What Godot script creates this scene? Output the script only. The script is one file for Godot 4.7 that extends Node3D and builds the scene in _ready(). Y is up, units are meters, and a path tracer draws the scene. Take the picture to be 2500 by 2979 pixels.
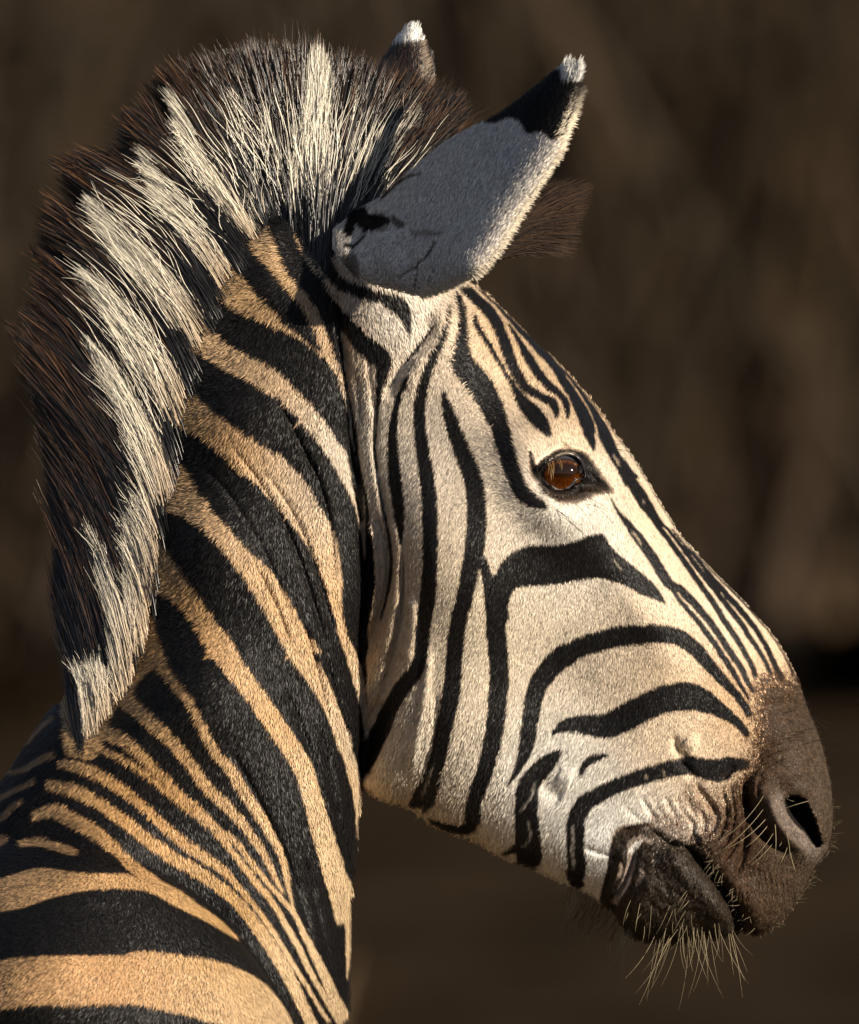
extends Node3D
# A zebra looking to the right, seen from behind its shoulder in low evening sun.
# The animal is sculpted in its own lateral plane: lengths in units of U metres, x to its nose, y down, z out of its near flank.
const U := 0.000265
const MID := Vector2(1250, 1490)
const DIST := 20.0
const HIGH := 1.47
var rng := RandomNumberGenerator.new()
var noise := FastNoiseLite.new()
# sketch frames in which the outlines below were measured: origin x, origin y, units per measure
var frames := {"A": [0, 0, 1.762], "B": [750, 0, 1.762], "C": [0, 900, 1.762], "D": [0, 1979, 1.762], "E": [850, 800, 1.762], "F": [950, 1700, 1.762], "G": [1500, 1100, 1.762], "H": [1500, 1979, 1.762],
	"I": [1520, 1250, 5.873], "J": [850, 550, 4.405], "K": [900, 1500, 2.333], "L": [2000, 2200, 3.524], "Q": [0, 1979, 1.008], "P": [0, 0, 0.70475]}

func p2(frame: String, a: Array) -> PackedVector2Array:
	var f = frames[frame]
	var out := PackedVector2Array()
	for i in range(0, a.size(), 2):
		out.append(Vector2(f[0] + a[i] / f[2], f[1] + a[i + 1] / f[2]))
	return out

func p3(frame: String, a: Array) -> PackedVector3Array:
	var f = frames[frame]
	var out := PackedVector3Array()
	for i in range(0, a.size(), 3):
		out.append(Vector3(f[0] + a[i] / f[2], f[1] + a[i + 1] / f[2], a[i + 2] / f[2]))
	return out

func cat(parts: Array) -> PackedVector2Array:
	var out := PackedVector2Array()
	for p in parts:
		out.append_array(p)
	return out

func smooth_line(p: PackedVector3Array, step := 6.0) -> PackedVector3Array:
	var out := PackedVector3Array()
	var n := p.size()
	for i in n - 1:
		var a := p[maxi(i - 1, 0)]
		var b := p[i]
		var c := p[i + 1]
		var d := p[mini(i + 2, n - 1)]
		var k := maxi(1, int(Vector2(b.x - c.x, b.y - c.y).length() / step))
		for j in k:
			out.append(b.cubic_interpolate(c, a, d, float(j) / k))
	out.append(p[n - 1])
	return out

func smooth_loop(p: PackedVector2Array, step := 4.0) -> PackedVector2Array:
	var out := PackedVector2Array()
	var n := p.size()
	for i in n:
		var b := p[i]
		var c := p[(i + 1) % n]
		var k := maxi(1, int(b.distance_to(c) / step))
		if b.distance_to(c) > 400.0:
			k = maxi(1, int(b.distance_to(c) / 20.0))
		for j in k:
			out.append(b.cubic_interpolate(c, p[(i - 1 + n) % n], p[(i + 2) % n], float(j) / k))
	return out

# ---------------------------------------------------------------- a map of the coat: how dark the hair is at each place
class CoatMap:
	var w: int
	var h: int
	var o: Vector2
	var s: float
	var ink := PackedByteArray()
	func _init(origin: Vector2, size: Vector2, scale: float):
		o = origin; s = scale; w = int(size.x * s); h = int(size.y * s)
		ink.resize(w * h)
	func fill(poly: PackedVector2Array, value := 255):
		var n := poly.size()
		if n < 3: return
		var pts := PackedVector2Array()
		var lo := 1e9
		var hi := -1e9
		for p in poly:
			var v := (p - o) * s
			pts.append(v); lo = minf(lo, v.y); hi = maxf(hi, v.y)
		var y0 := clampi(int(ceil(lo - 0.5)), 0, h)
		var y1 := clampi(int(floor(hi - 0.5)), -1, h - 1)
		if y1 < y0: return
		var rows := []
		rows.resize(y1 - y0 + 1)
		for i in rows.size(): rows[i] = PackedFloat32Array()
		for i in n:
			var a := pts[i]
			var b := pts[(i + 1) % n]
			if a.y == b.y: continue
			if a.y > b.y:
				var t := a; a = b; b = t
			var ya := maxi(y0, int(ceil(a.y - 0.5)))
			var yb := mini(y1, int(ceil(b.y - 0.5)) - 1)
			var g := (b.x - a.x) / (b.y - a.y)
			for y in range(ya, yb + 1):
				rows[y - y0].append(a.x + (y + 0.5 - a.y) * g)
		for y in range(y0, y1 + 1):
			var r: PackedFloat32Array = rows[y - y0]
			r.sort()
			for k in range(0, r.size() - 1, 2):
				for x in range(maxi(0, int(ceil(r[k] - 0.5))), mini(w, int(ceil(r[k + 1] - 0.5)))):
					ink[y * w + x] = value
	func at(x: float, y: float) -> int:
		var i := clampi(int((x - o.x) * s), 0, w - 1)
		var j := clampi(int((y - o.y) * s), 0, h - 1)
		return ink[j * w + i]
	func soften(times: int, box := Rect2(-1e5, -1e5, 2e5, 2e5)):
		var x0 := maxi(1, int((box.position.x - o.x) * s)); var x1 := mini(w - 1, int((box.end.x - o.x) * s))
		var y0 := maxi(1, int((box.position.y - o.y) * s)); var y1 := mini(h - 1, int((box.end.y - o.y) * s))
		for t in times:
			var src := ink.duplicate()
			for y in range(y0, y1):
				var r := y * w
				for x in range(x0, x1):
					var i := r + x
					ink[i] = (src[i] * 4 + src[i - 1] * 2 + src[i + 1] * 2 + src[i - w] * 2 + src[i + w] * 2 + 6) / 12

var coat: CoatMap
var ear_map: CoatMap
var mane_map: CoatMap
var crease_map: CoatMap
var skin_map: CoatMap     # bare grey skin of the muzzle

func stripe(m: CoatMap, frame: String, a: Array, value := 255):
	var line := smooth_line(p3(frame, a), 8.0)
	var n := line.size()
	var left := PackedVector2Array()
	var right := PackedVector2Array()
	for i in n:
		var d := line[mini(i + 1, n - 1)] - line[maxi(i - 1, 0)]
		var t := Vector2(-d.y, d.x).normalized()
		var c := Vector2(line[i].x, line[i].y)
		var hw := maxf(line[i].z * 0.5, 1.2)
		hw *= 1.0 + 0.10 * noise.get_noise_2d(c.x * 2.2, c.y * 2.2)
		var wob := t * 3.0 * noise.get_noise_2d(c.x * 1.3 + 500.0, c.y * 1.3)
		left.append(c + t * hw + wob)
		right.append(c - t * hw + wob)
	# quads one by one, so that tight bends stay filled
	for i in n - 1:
		m.fill(PackedVector2Array([left[i], left[i + 1], right[i + 1], right[i]]), value)
	right.reverse()
	left.append_array(right)
	m.fill(left, value)

func patch(m: CoatMap, poly: PackedVector2Array, value := 255):
	m.fill(smooth_loop(poly, 8.0), value)

func draw_coat():
	var m := coat
	# neck, from the poll down
	stripe(m, "A", [1400, 1000, 70, 1450, 1180, 100, 1525, 1350, 110, 1620, 1470, 110, 1690, 1580, 100, 1722, 1690, 80])
	stripe(m, "E", [150, 110, 90, 200, 230, 70, 235, 350, 50, 255, 450, 25, 280, 560, 14, 310, 700, 14, 325, 850, 14, 350, 1000, 16, 365, 1200, 14])
	stripe(m, "A", [1110, 1170, 50, 1200, 1260, 110, 1280, 1340, 120, 1370, 1450, 130, 1470, 1560, 120, 1540, 1650, 100])
	stripe(m, "E", [-20, 190, 100, 60, 260, 85, 110, 330, 50, 150, 390, 10])
	stripe(m, "C", [1000, -110, 65, 1100, 0, 119, 1200, 80, 162, 1330, 150, 184, 1480, 220, 194, 1600, 320, 200, 1680, 420, 184])
	stripe(m, "E", [-18, 396, 180, 100, 520, 185, 180, 620, 165, 230, 720, 125, 265, 820, 70, 300, 900, 42, 330, 1050, 45, 350, 1150, 40, 362, 1260, 20])
	stripe(m, "C", [880, 230, 119, 1000, 310, 173, 1130, 400, 205, 1250, 480, 232, 1370, 560, 232, 1480, 640, 221])
	stripe(m, "E", [-20, 810, 200, 80, 920, 180, 150, 1020, 165, 210, 1130, 165, 260, 1230, 145, 290, 1330, 125, 310, 1450, 125, 320, 1600, 118, 333, 1762, 112])
	stripe(m, "F", [140, 0, 120, 140, 100, 120, 160, 230, 105, 183, 330, 66, 198, 430, 26, 203, 600, 12])
	stripe(m, "C", [840, 640, 119, 960, 700, 162, 1050, 770, 184, 1130, 870, 216, 1230, 980, 243, 1330, 1090, 254, 1420, 1190, 238, 1500, 1290, 221, 1560, 1400, 200, 1620, 1530, 189, 1670, 1650, 178])
	stripe(m, "F", [-60, 60, 170, -30, 180, 140, 0, 255, 120, 40, 350, 105, 80, 480, 105, 120, 620, 108, 150, 760, 100, 172, 900, 80, 186, 1000, 36])
	stripe(m, "C", [800, 1050, 119, 900, 1125, 173, 980, 1200, 216, 1060, 1300, 238, 1150, 1420, 238, 1240, 1560, 232, 1300, 1660, 221, 1360, 1762, 216, 1392, 1815, 205])
	stripe(m, "F", [-40, 720, 180, 0, 850, 160, 50, 1000, 130, 90, 1150, 118, 130, 1330, 90, 150, 1460, 50, 152, 1560, 30, 146, 1680, 10])
	stripe(m, "C", [790, 1490, 97, 870, 1550, 140, 920, 1640, 184, 975, 1762, 200, 1008, 1815, 195])
	# the foot of the neck and the back: dark, with narrow pale stripes
	patch(m, p2("Q", [205, 200, 250, 222, 300, 214, 345, 95, 395, 40, 420, 0, 450, -30, 500, -60, 560, -70, 800, -70, 1000, -70, 1008, 200, 1008, 330, 1070, 340, 1070, 1080, -760, 1080, -760, 420, -200, 360, 30, 270, 120, 200, 190, 100]))
	for a in [[868, -110, 66, 890, -70, 60, 935, 0, 48, 965, 60, 42, 990, 120, 44, 1015, 190, 44],
		[640, -130, 74, 672, -75, 70, 725, 0, 60, 782, 80, 57, 836, 160, 57, 885, 240, 56, 912, 320, 54, 940, 420, 60, 970, 520, 66, 1002, 625, 70, 1020, 700, 70],
		[440, -110, 48, 480, -60, 37, 520, 0, 27, 560, 50, 26, 592, 110, 26, 632, 190, 26, 680, 250, 31, 720, 320, 31, 760, 380, 29, 795, 440, 25, 825, 500, 21, 840, 560, 16, 850, 620, 11, 862, 665, 6],
		[345, 25, 58, 375, 45, 54, 420, 85, 42, 470, 130, 41, 520, 180, 36, 570, 240, 33, 620, 310, 33, 680, 370, 31, 730, 430, 27, 770, 490, 23, 800, 550, 17, 832, 615, 8],
		[290, 130, 50, 330, 150, 45, 375, 168, 37, 425, 212, 32, 480, 270, 27, 540, 330, 25, 590, 370, 20, 640, 420, 18, 700, 470, 18, 760, 550, 16, 820, 622, 15, 860, 672, 15, 890, 730, 18, 920, 790, 24, 950, 850, 28, 980, 920, 32, 1015, 990, 32],
		[260, 180, 25, 310, 195, 20, 380, 230, 21, 440, 270, 19, 500, 320, 18, 560, 370, 16, 600, 402, 16, 650, 450, 18, 700, 510, 20, 750, 580, 20, 800, 640, 18, 840, 710, 18, 880, 780, 18, 920, 860, 16, 960, 930, 15, 1005, 1010, 12],
		[185, 236, 25, 250, 247, 35, 320, 280, 32, 380, 320, 31, 430, 362, 29, 490, 420, 31, 550, 470, 33, 610, 512, 31, 660, 548, 24, 710, 605, 18, 760, 665, 15, 810, 740, 15, 860, 820, 15, 910, 900, 12, 965, 990, 11],
		[145, 298, 32, 220, 312, 38, 300, 352, 36, 370, 402, 36, 430, 450, 36, 500, 500, 37, 570, 542, 37, 630, 582, 35, 690, 632, 32, 740, 690, 34, 790, 760, 37, 840, 840, 37, 880, 920, 34, 925, 1015, 32],
		[105, 392, 25, 170, 374, 43, 240, 410, 43, 300, 442, 40, 350, 490, 36, 400, 540, 33, 460, 582, 28, 530, 622, 24, 590, 662, 19, 650, 704, 15, 700, 748, 7],
		[65, 474, 24, 120, 466, 32, 180, 480, 28, 240, 500, 17]]:
		stripe(m, "Q", a, 0)
	for a in [[10, -30, 36, 20, 10, 40, 60, 150, 38, 100, 280, 42, 150, 400, 42, 185, 500, 28, 200, 600, 16], [-60, 390, 50, 0, 520, 48, 50, 680, 58, 100, 830, 58, 140, 960, 56, 160, 1080, 46, 165, 1200, 28, 160, 1290, 12], [-60, 1060, 50, 0, 1230, 50, 40, 1400, 68, 90, 1560, 68, 112, 1700, 56, 116, 1762, 46, 113, 1850, 32, 109, 1930, 18, 106, 2010, 6]]:
		stripe(m, "F", a, 0)
	patch(m, p2("Q", [-720, 850, -450, 720, -220, 645, -80, 600, 0, 578, 60, 558, 130, 540, 220, 550, 300, 556, 370, 556, 430, 577, 500, 612, 560, 638, 620, 672, 700, 748, 650, 722, 600, 692, 520, 652, 450, 612, 380, 600, 310, 600, 220, 612, 150, 632, 80, 656, 0, 670, -80, 695, -220, 745, -450, 830, -720, 960]), 0)
	patch(m, p2("Q", [-720, 1090, -450, 950, -220, 860, -80, 822, 0, 808, 60, 795, 180, 790, 300, 790, 370, 790, 430, 776, 520, 786, 620, 802, 700, 828, 770, 868, 820, 924, 870, 1008, 900, 1080, 800, 1060, 700, 1005, 600, 975, 500, 950, 400, 930, 230, 930, 100, 930, 0, 950, -80, 970, -220, 1020, -450, 1090, -720, 1180]), 0)
	# the far side of the withers, its shadow painted in as dark with greyed stripes
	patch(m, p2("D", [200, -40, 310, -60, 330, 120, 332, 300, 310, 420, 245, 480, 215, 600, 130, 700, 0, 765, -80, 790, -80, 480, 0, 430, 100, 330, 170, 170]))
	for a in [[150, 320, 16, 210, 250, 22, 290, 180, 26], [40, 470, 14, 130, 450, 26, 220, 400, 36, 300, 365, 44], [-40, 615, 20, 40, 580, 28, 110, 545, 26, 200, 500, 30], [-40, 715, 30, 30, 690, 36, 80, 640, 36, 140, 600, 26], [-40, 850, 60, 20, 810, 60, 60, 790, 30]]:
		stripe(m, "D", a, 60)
	# below and beside the ear
	stripe(m, "B", [500, 1085, 40, 400, 1120, 60, 345, 1190, 62, 345, 1280, 64, 375, 1370, 70, 420, 1430, 62, 500, 1470, 60, 570, 1500, 40])
	stripe(m, "E", [250, 30, 60, 350, 75, 70, 450, 105, 60, 540, 145, 90, 582, 220, 52, 600, 300, 10])
	stripe(m, "E", [215, 140, 40, 280, 230, 70, 340, 310, 90, 400, 370, 100, 450, 410, 108, 470, 460, 78, 458, 540, 48, 445, 620, 25, 437, 760, 12, 427, 900, 12, 440, 1000, 8])
	stripe(m, "E", [330, 750, 8, 345, 950, 12, 375, 1100, 16, 390, 1250, 22, 400, 1400, 44, 400, 1550, 62, 385, 1700, 62])
	stripe(m, "F", [205, 110, 60, 190, 200, 50, 180, 260, 20])
	stripe(m, "E", [440, 1050, 7, 470, 1200, 14, 500, 1350, 20, 512, 1450, 20, 505, 1550, 20, 480, 1680, 15, 455, 1762, 10])  # a fold, its shade inked into the coat as a dark line
	stripe(m, "E", [600, 510, 12, 560, 590, 25, 535, 680, 35, 520, 780, 45, 520, 900, 55, 530, 1020, 65, 545, 1130, 65, 555, 1230, 52, 560, 1320, 28, 558, 1380, 8])
	stripe(m, "E", [740, 240, 8, 680, 320, 20, 620, 390, 20, 560, 460, 8])
	# cheek
	stripe(m, "E", [800, 140, 16, 790, 240, 20, 760, 340, 30, 720, 420, 45, 690, 500, 50, 665, 600, 58, 655, 700, 60, 660, 800, 65, 675, 900, 70, 690, 1000, 75, 705, 1120, 78, 712, 1250, 78, 712, 1400, 78, 705, 1550, 80, 690, 1700, 82])
	stripe(m, "F", [520, 60, 80, 512, 120, 78, 497, 240, 75, 485, 350, 66, 462, 430, 76, 400, 510, 84, 345, 600, 84, 300, 700, 90, 250, 800, 96, 215, 900, 74, 195, 965, 26])
	stripe(m, "E", [775, 590, 18, 800, 680, 58, 830, 780, 75, 870, 880, 85, 910, 980, 95, 940, 1080, 100, 950, 1200, 100, 945, 1320, 100, 930, 1430, 98, 905, 1550, 88, 875, 1700, 86])
	stripe(m, "F", [720, 0, 78, 690, 130, 82, 665, 280, 85, 655, 400, 85, 645, 520, 92, 625, 640, 90, 600, 760, 85, 575, 880, 85, 540, 980, 88, 500, 1060, 92, 460, 1110, 60, 425, 1122, 24])
	stripe(m, "F", [565, 960, 30, 560, 1040, 40, 535, 1110, 40, 490, 1150, 24])
	stripe(m, "E", [840, 90, 30, 860, 180, 40, 870, 280, 50, 865, 380, 80, 870, 460, 110, 920, 520, 120, 980, 600, 120, 1030, 690, 108, 1070, 790, 95, 1100, 900, 88, 1130, 1000, 82, 1160, 1080, 78, 1200, 1140, 76, 1260, 1170, 56, 1310, 1190, 24])
	stripe(m, "E", [960, 1400, 30, 990, 1500, 50, 1020, 1600, 70, 1050, 1680, 100, 1060, 1762, 106])
	stripe(m, "F", [880, 60, 108, 870, 200, 104, 880, 330, 100, 888, 450, 98, 880, 560, 98, 868, 700, 95, 845, 830, 90, 815, 950, 85, 780, 1040, 80, 760, 1120, 75, 750, 1200, 80, 710, 1250, 60, 600, 1230, 46, 520, 1195, 26])
	patch(m, cat([p2("E", [1030, 1540, 1080, 1460, 1140, 1410, 1220, 1380, 1340, 1380, 1440, 1360, 1520, 1330]), p2("G", [444, 793, 480, 850, 540, 910, 600, 960, 660, 1010, 720, 1070, 762, 1148, 700, 1127, 640, 1105, 560, 1060, 500, 1040, 420, 1020, 330, 1030, 250, 1045, 150, 1055, 60, 1060]), p2("E", [1145, 1600, 1120, 1640, 1105, 1700, 1100, 1762, 1010, 1762, 985, 1640, 990, 1560])]))
	stripe(m, "F", [930, 1025, 6, 990, 920, 42, 1025, 830, 75, 1045, 700, 85, 1060, 600, 90, 1090, 500, 100, 1140, 430, 110, 1200, 370, 115, 1250, 340, 118])
	stripe(m, "G", [260, 1410, 98, 320, 1377, 101, 420, 1345, 104, 520, 1320, 104, 620, 1310, 101, 720, 1305, 94, 820, 1320, 84, 890, 1360, 77, 950, 1420, 73, 1010, 1490, 62, 1070, 1560, 52, 1120, 1610, 45, 1160, 1660, 41, 1200, 1730, 38])
	stripe(m, "H", [190, 268, 16, 240, 230, 58, 300, 215, 84, 380, 220, 110, 470, 225, 130, 550, 190, 140, 640, 140, 140, 730, 100, 140, 820, 80, 148, 900, 80, 140, 980, 110, 108, 1060, 160, 70, 1130, 210, 48, 1190, 280, 36])
	stripe(m, "H", [335, 480, 16, 360, 420, 38, 410, 388, 40, 485, 372, 6])
	stripe(m, "H", [235, 352, 24, 180, 400, 80, 120, 460, 100, 70, 530, 110, 60, 620, 120, 62, 720, 122, 70, 820, 130, 70, 900, 136, 40, 960, 80])
	stripe(m, "F", [1000, 1250, 60, 985, 1330, 50, 900, 1380, 20])
	stripe(m, "H", [1200, 430, 40, 1100, 430, 90, 1050, 455, 120, 1000, 455, 110, 900, 432, 92, 800, 445, 88, 700, 470, 85, 600, 500, 80, 500, 540, 78, 420, 580, 82, 350, 630, 88, 315, 700, 90, 310, 780, 90, 310, 860, 90, 315, 940, 95, 310, 1010, 90, 335, 1060, 40])
	stripe(m, "H", [690, 730, 20, 600, 745, 30, 540, 775, 46, 518, 840, 56, 505, 920, 60, 488, 1000, 56, 470, 1080, 66, 450, 1140, 50])
	# forehead
	stripe(m, "E", [840, 50, 20, 930, 130, 44, 1000, 200, 48, 1050, 270, 56, 1085, 350, 61, 1110, 430, 61, 1150, 520, 56, 1200, 590, 51, 1270, 630, 41, 1330, 660, 47, 1358, 710, 36, 1350, 745, 8])
	stripe(m, "E", [925, 215, 25, 960, 300, 31, 1010, 380, 28, 1060, 460, 22, 1100, 530, 22, 1140, 590, 37, 1180, 660, 64, 1230, 710, 84, 1280, 770, 75, 1325, 838, 25])
	stripe(m, "E", [1110, 260, 14, 1160, 340, 28, 1200, 420, 47, 1250, 500, 51, 1310, 570, 47, 1370, 620, 37, 1412, 680, 37, 1410, 745, 17])
	stripe(m, "E", [890, 60, 30, 960, 130, 30, 1020, 180, 30, 1060, 240, 22, 1090, 280, 8])
	stripe(m, "E", [960, 75, 8, 1100, 215, 20, 1190, 310, 33, 1280, 400, 47, 1350, 480, 47, 1400, 560, 51, 1450, 640, 56, 1490, 720, 67, 1520, 800, 67, 1546, 910, 16])
	stripe(m, "E", [1340, 440, 9, 1440, 550, 17, 1520, 660, 28, 1570, 750, 47, 1610, 840, 67, 1650, 930, 56, 1700, 1000, 67, 1740, 1060, 86])
	stripe(m, "E", [1220, 905, 9, 1235, 960, 25, 1238, 1010, 16])
	# nose
	stripe(m, "G", [545, 465, 40, 585, 520, 56, 620, 575, 65, 660, 640, 65, 700, 700, 49, 740, 770, 30, 800, 850, 28, 870, 950, 31, 940, 1050, 31, 1010, 1150, 31, 1080, 1260, 31, 1140, 1350, 31, 1190, 1440, 28, 1230, 1530, 28])
	stripe(m, "G", [700, 690, 35, 760, 755, 16, 800, 800, 19, 860, 880, 24, 930, 970, 28, 1000, 1060, 30, 1070, 1150, 30, 1140, 1240, 30, 1200, 1330, 28, 1260, 1420, 24, 1310, 1520, 24])
	stripe(m, "G", [800, 770, 9, 860, 850, 11, 930, 930, 21, 1010, 1030, 28, 1090, 1120, 31, 1160, 1200, 31, 1230, 1290, 28, 1290, 1390, 28, 1330, 1480, 31, 1370, 1550, 35])
	stripe(m, "G", [880, 860, 5, 1000, 985, 6, 1100, 1085, 8, 1200, 1187, 6, 1300, 1307, 5, 1380, 1430, 8, 1425, 1530, 18])
	stripe(m, "G", [480, 608, 5, 520, 680, 17, 570, 740, 35, 620, 810, 51, 680, 890, 52, 730, 970, 52, 780, 1050, 52, 840, 1080, 42, 900, 1140, 42, 960, 1210, 39, 1030, 1300, 35, 1090, 1390, 35, 1150, 1480, 31, 1190, 1560, 28, 1218, 1610, 19])
	stripe(m, "G", [800, 1080, 21, 850, 1150, 24, 920, 1230, 28, 990, 1320, 31, 1050, 1410, 31, 1110, 1500, 31, 1150, 1570, 24, 1195, 1650, 12])
	# pale flecks inside the dark bands
	for a in [[1070, 1010, 5, 1050, 1080, 12, 1000, 1150, 10], [560, 900, 6, 520, 1000, 14, 490, 1080, 8], [1040, 1200, 8, 1050, 1280, 12, 1010, 1340, 10]]:
		stripe(m, "F", a, 150)
	for a in [[660, 475, 10, 680, 490, 14], [750, 450, 8, 762, 480, 12], [540, 890, 20, 560, 930, 16, 545, 980, 10], [300, 730, 10, 295, 860, 18, 300, 960, 10]]:
		stripe(m, "H", a, 130)
	for a in [[595, 780, 10, 640, 850, 12], [500, 930, 8, 540, 980, 6], [650, 620, 8, 655, 640, 10], [500, 400, 10, 530, 450, 14]]:
		stripe(m, "G", a, 120)
	m.soften(1)
	# the dark bare muzzle
	var k := skin_map
	patch(k, p2("H", [1215, 20, 1290, -40, 1380, -30, 1420, -20, 1760, -60, 1760, 1500, 420, 1500, 430, 1140, 490, 1160, 560, 1060, 600, 1000, 640, 900, 700, 840, 780, 805, 880, 785, 1000, 765, 1050, 700, 1055, 610, 1110, 530, 1180, 440, 1200, 380, 1215, 260, 1225, 120]))
	stripe(k, "I", [250, 790, 60, 330, 930, 70, 480, 1080, 90, 640, 1160, 120, 800, 1190, 130, 1000, 1120, 150, 1200, 1030, 170, 1400, 1010, 120, 1520, 1050, 30])
	stripe(k, "I", [470, 520, 40, 700, 420, 70, 900, 420, 100, 1060, 520, 130, 1180, 680, 150, 1300, 830, 120, 1420, 930, 90, 1520, 1040, 30])
	stripe(k, "I", [150, 520, 30, 190, 640, 70, 200, 780, 110, 240, 800, 60])
	patch(k, eye_opening)
	for i in eye_opening.size():
		var p := eye_opening[i]
		patch(k, PackedVector2Array([p + Vector2(-11, -11), p + Vector2(11, -11), p + Vector2(11, 11), p + Vector2(-11, 11)]))
	patch(k, p2("H", [520, 760, 600, 740, 690, 740, 780, 800, 700, 860, 640, 920, 610, 1000, 560, 1110, 500, 1180, 450, 1140, 480, 1040, 500, 900]))
	for a in [[860, 560, 60, 930, 600, 90, 990, 660, 100, 1000, 720, 80], [700, 700, 50, 800, 720, 70, 880, 720, 80], [1060, 600, 70, 1100, 540, 60]]:
		stripe(k, "H", a, 150)
	patch(k, p2("I", [250, 790, 350, 690, 450, 590, 560, 508, 690, 445, 860, 395, 1010, 440, 1110, 550, 1200, 680, 1330, 790, 1480, 950, 1540, 1050, 1400, 1070, 1250, 1080, 1100, 1090, 960, 1180, 800, 1240, 640, 1200, 480, 1100, 340, 970, 260, 850]))
	k.soften(4)
	k.soften(14, Rect2(1700, 1900, 800, 700))
	# pale and rusty patches at the corner of the mouth
	stripe(k, "H", [655, 792, 24, 610, 840, 46, 590, 930, 42, 565, 1030, 38, 505, 1135, 30], 0)
	stripe(m, "H", [655, 792, 20, 610, 840, 40, 592, 930, 36, 568, 1030, 32, 510, 1130, 26], 0)
	for a in [[575, 850, 14, 600, 815, 26, 650, 800, 24, 700, 830, 16], [600, 880, 40, 590, 950, 36, 560, 1020, 30, 510, 1130, 30], [520, 930, 24, 545, 960, 20, 500, 1020, 16], [620, 1040, 20, 650, 990, 24, 640, 960, 14], [700, 930, 24, 740, 910, 20]]:
		stripe(k, "H", a, 120)
	k.soften(1)
	# ears
	var e := ear_map
	patch(e, p2("B", [1140, 640, 1260, 570, 1400, 470, 1480, 400, 1530, 385, 1560, 420, 1610, 440, 1660, 420, 1640, 560, 1560, 700, 1520, 750, 1480, 745, 1440, 710, 1370, 715, 1330, 655, 1270, 635, 1200, 660]))
	patch(e, p2("J", [700, 330, 800, 300, 900, 270, 960, 350, 1080, 365, 1200, 395, 1250, 450, 1210, 520, 1060, 575, 920, 590, 830, 545, 780, 490, 765, 570, 740, 640, 700, 670, 650, 650, 635, 560, 670, 450]))
	stripe(e, "J", [1270, 420, 60, 1340, 500, 100, 1420, 540, 60], 190)
	stripe(e, "J", [1060, 590, 60, 1200, 540, 70], 120)
	stripe(e, "J", [650, 760, 60, 740, 790, 50, 840, 720, 44, 920, 640, 26])
	stripe(e, "J", [740, 880, 90, 760, 960, 120, 800, 1080, 90, 830, 1180, 60], 130)
	stripe(e, "J", [1550, 650, 60, 1700, 620, 70, 1760, 610, 50], 90)
	stripe(e, "B", [620, 1040, 10, 680, 985, 20, 760, 930, 10, 830, 915, 6])
	stripe(e, "B", [720, 1440, 6, 800, 1390, 10, 870, 1330, 10, 905, 1265, 8])
	stripe(e, "B", [818, 1360, 6, 812, 1440, 9, 800, 1510, 8])
	stripe(e, "B", [440, 1330, 26, 470, 1370, 39, 490, 1400, 17], 150)
	stripe(e, "B", [780, 1210, 20, 860, 1225, 24, 950, 1220, 10], 80)
	e.soften(5)

# fine creases of the bare skin
func draw_creases():
	var r := crease_map
	for a in [[1060, 560, 1080, 680, 1050, 790, 980, 860], [1100, 540, 1120, 680, 1090, 810, 1010, 900], [1140, 560, 1155, 700, 1130, 830, 1060, 930], [1000, 620, 1030, 700, 1010, 770, 960, 810], [1180, 620, 1180, 740, 1160, 860, 1110, 950], [940, 660, 970, 720, 960, 770, 930, 800], [880, 690, 910, 740, 905, 780, 890, 800], [1185, 760, 1170, 880, 1140, 960, 1100, 1010],
		[1080, 550, 1098, 680, 1070, 800, 995, 880], [1120, 550, 1138, 690, 1110, 820, 1035, 915], [1030, 590, 1055, 690, 1030, 780, 970, 835], [1160, 580, 1168, 720, 1145, 845, 1085, 940], [1200, 700, 1185, 830, 1160, 930, 1120, 1000], [970, 640, 1000, 710, 985, 770, 945, 805], [910, 670, 940, 730, 930, 775, 905, 800],
		[1210, 430, 1290, 340, 1420, 300, 1500, 300], [1200, 480, 1260, 400, 1330, 360, 1420, 340], [1215, 400, 1300, 310, 1420, 270, 1520, 280], [1190, 520, 1240, 450, 1300, 410, 1370, 390], [1460, 60, 1400, 90, 1330, 100, 1280, 110], [1470, 120, 1400, 150, 1330, 160, 1260, 180], [1230, 560, 1250, 480, 1300, 430, 1360, 410],
		[820, 850, 860, 830, 900, 850, 920, 890], [810, 870, 850, 860, 890, 880, 910, 910], [830, 900, 870, 890, 900, 905, 920, 930], [700, 900, 720, 1000, 700, 1100, 680, 1180], [760, 940, 790, 1040, 770, 1130, 740, 1200], [830, 980, 860, 1080, 850, 1170, 820, 1240], [640, 930, 640, 1020, 620, 1100, 590, 1170]]:
		stripe(r, "H", [a[0], a[1], 9, a[2], a[3], 13, a[4], a[5], 13, a[6], a[7], 8])
	for k in 16:
		var x0 := 1130.0 + k * 19.0 + 5.0 * (k % 3)
		stripe(r, "H", [x0, 925 + k * 7, 7, x0 + 12, 1010 + k * 7, 12, x0 + 6, 1090 + k * 5, 11, x0 - 12, 1180 + k * 3, 6])
	for i in 2: r.soften(1)

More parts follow.
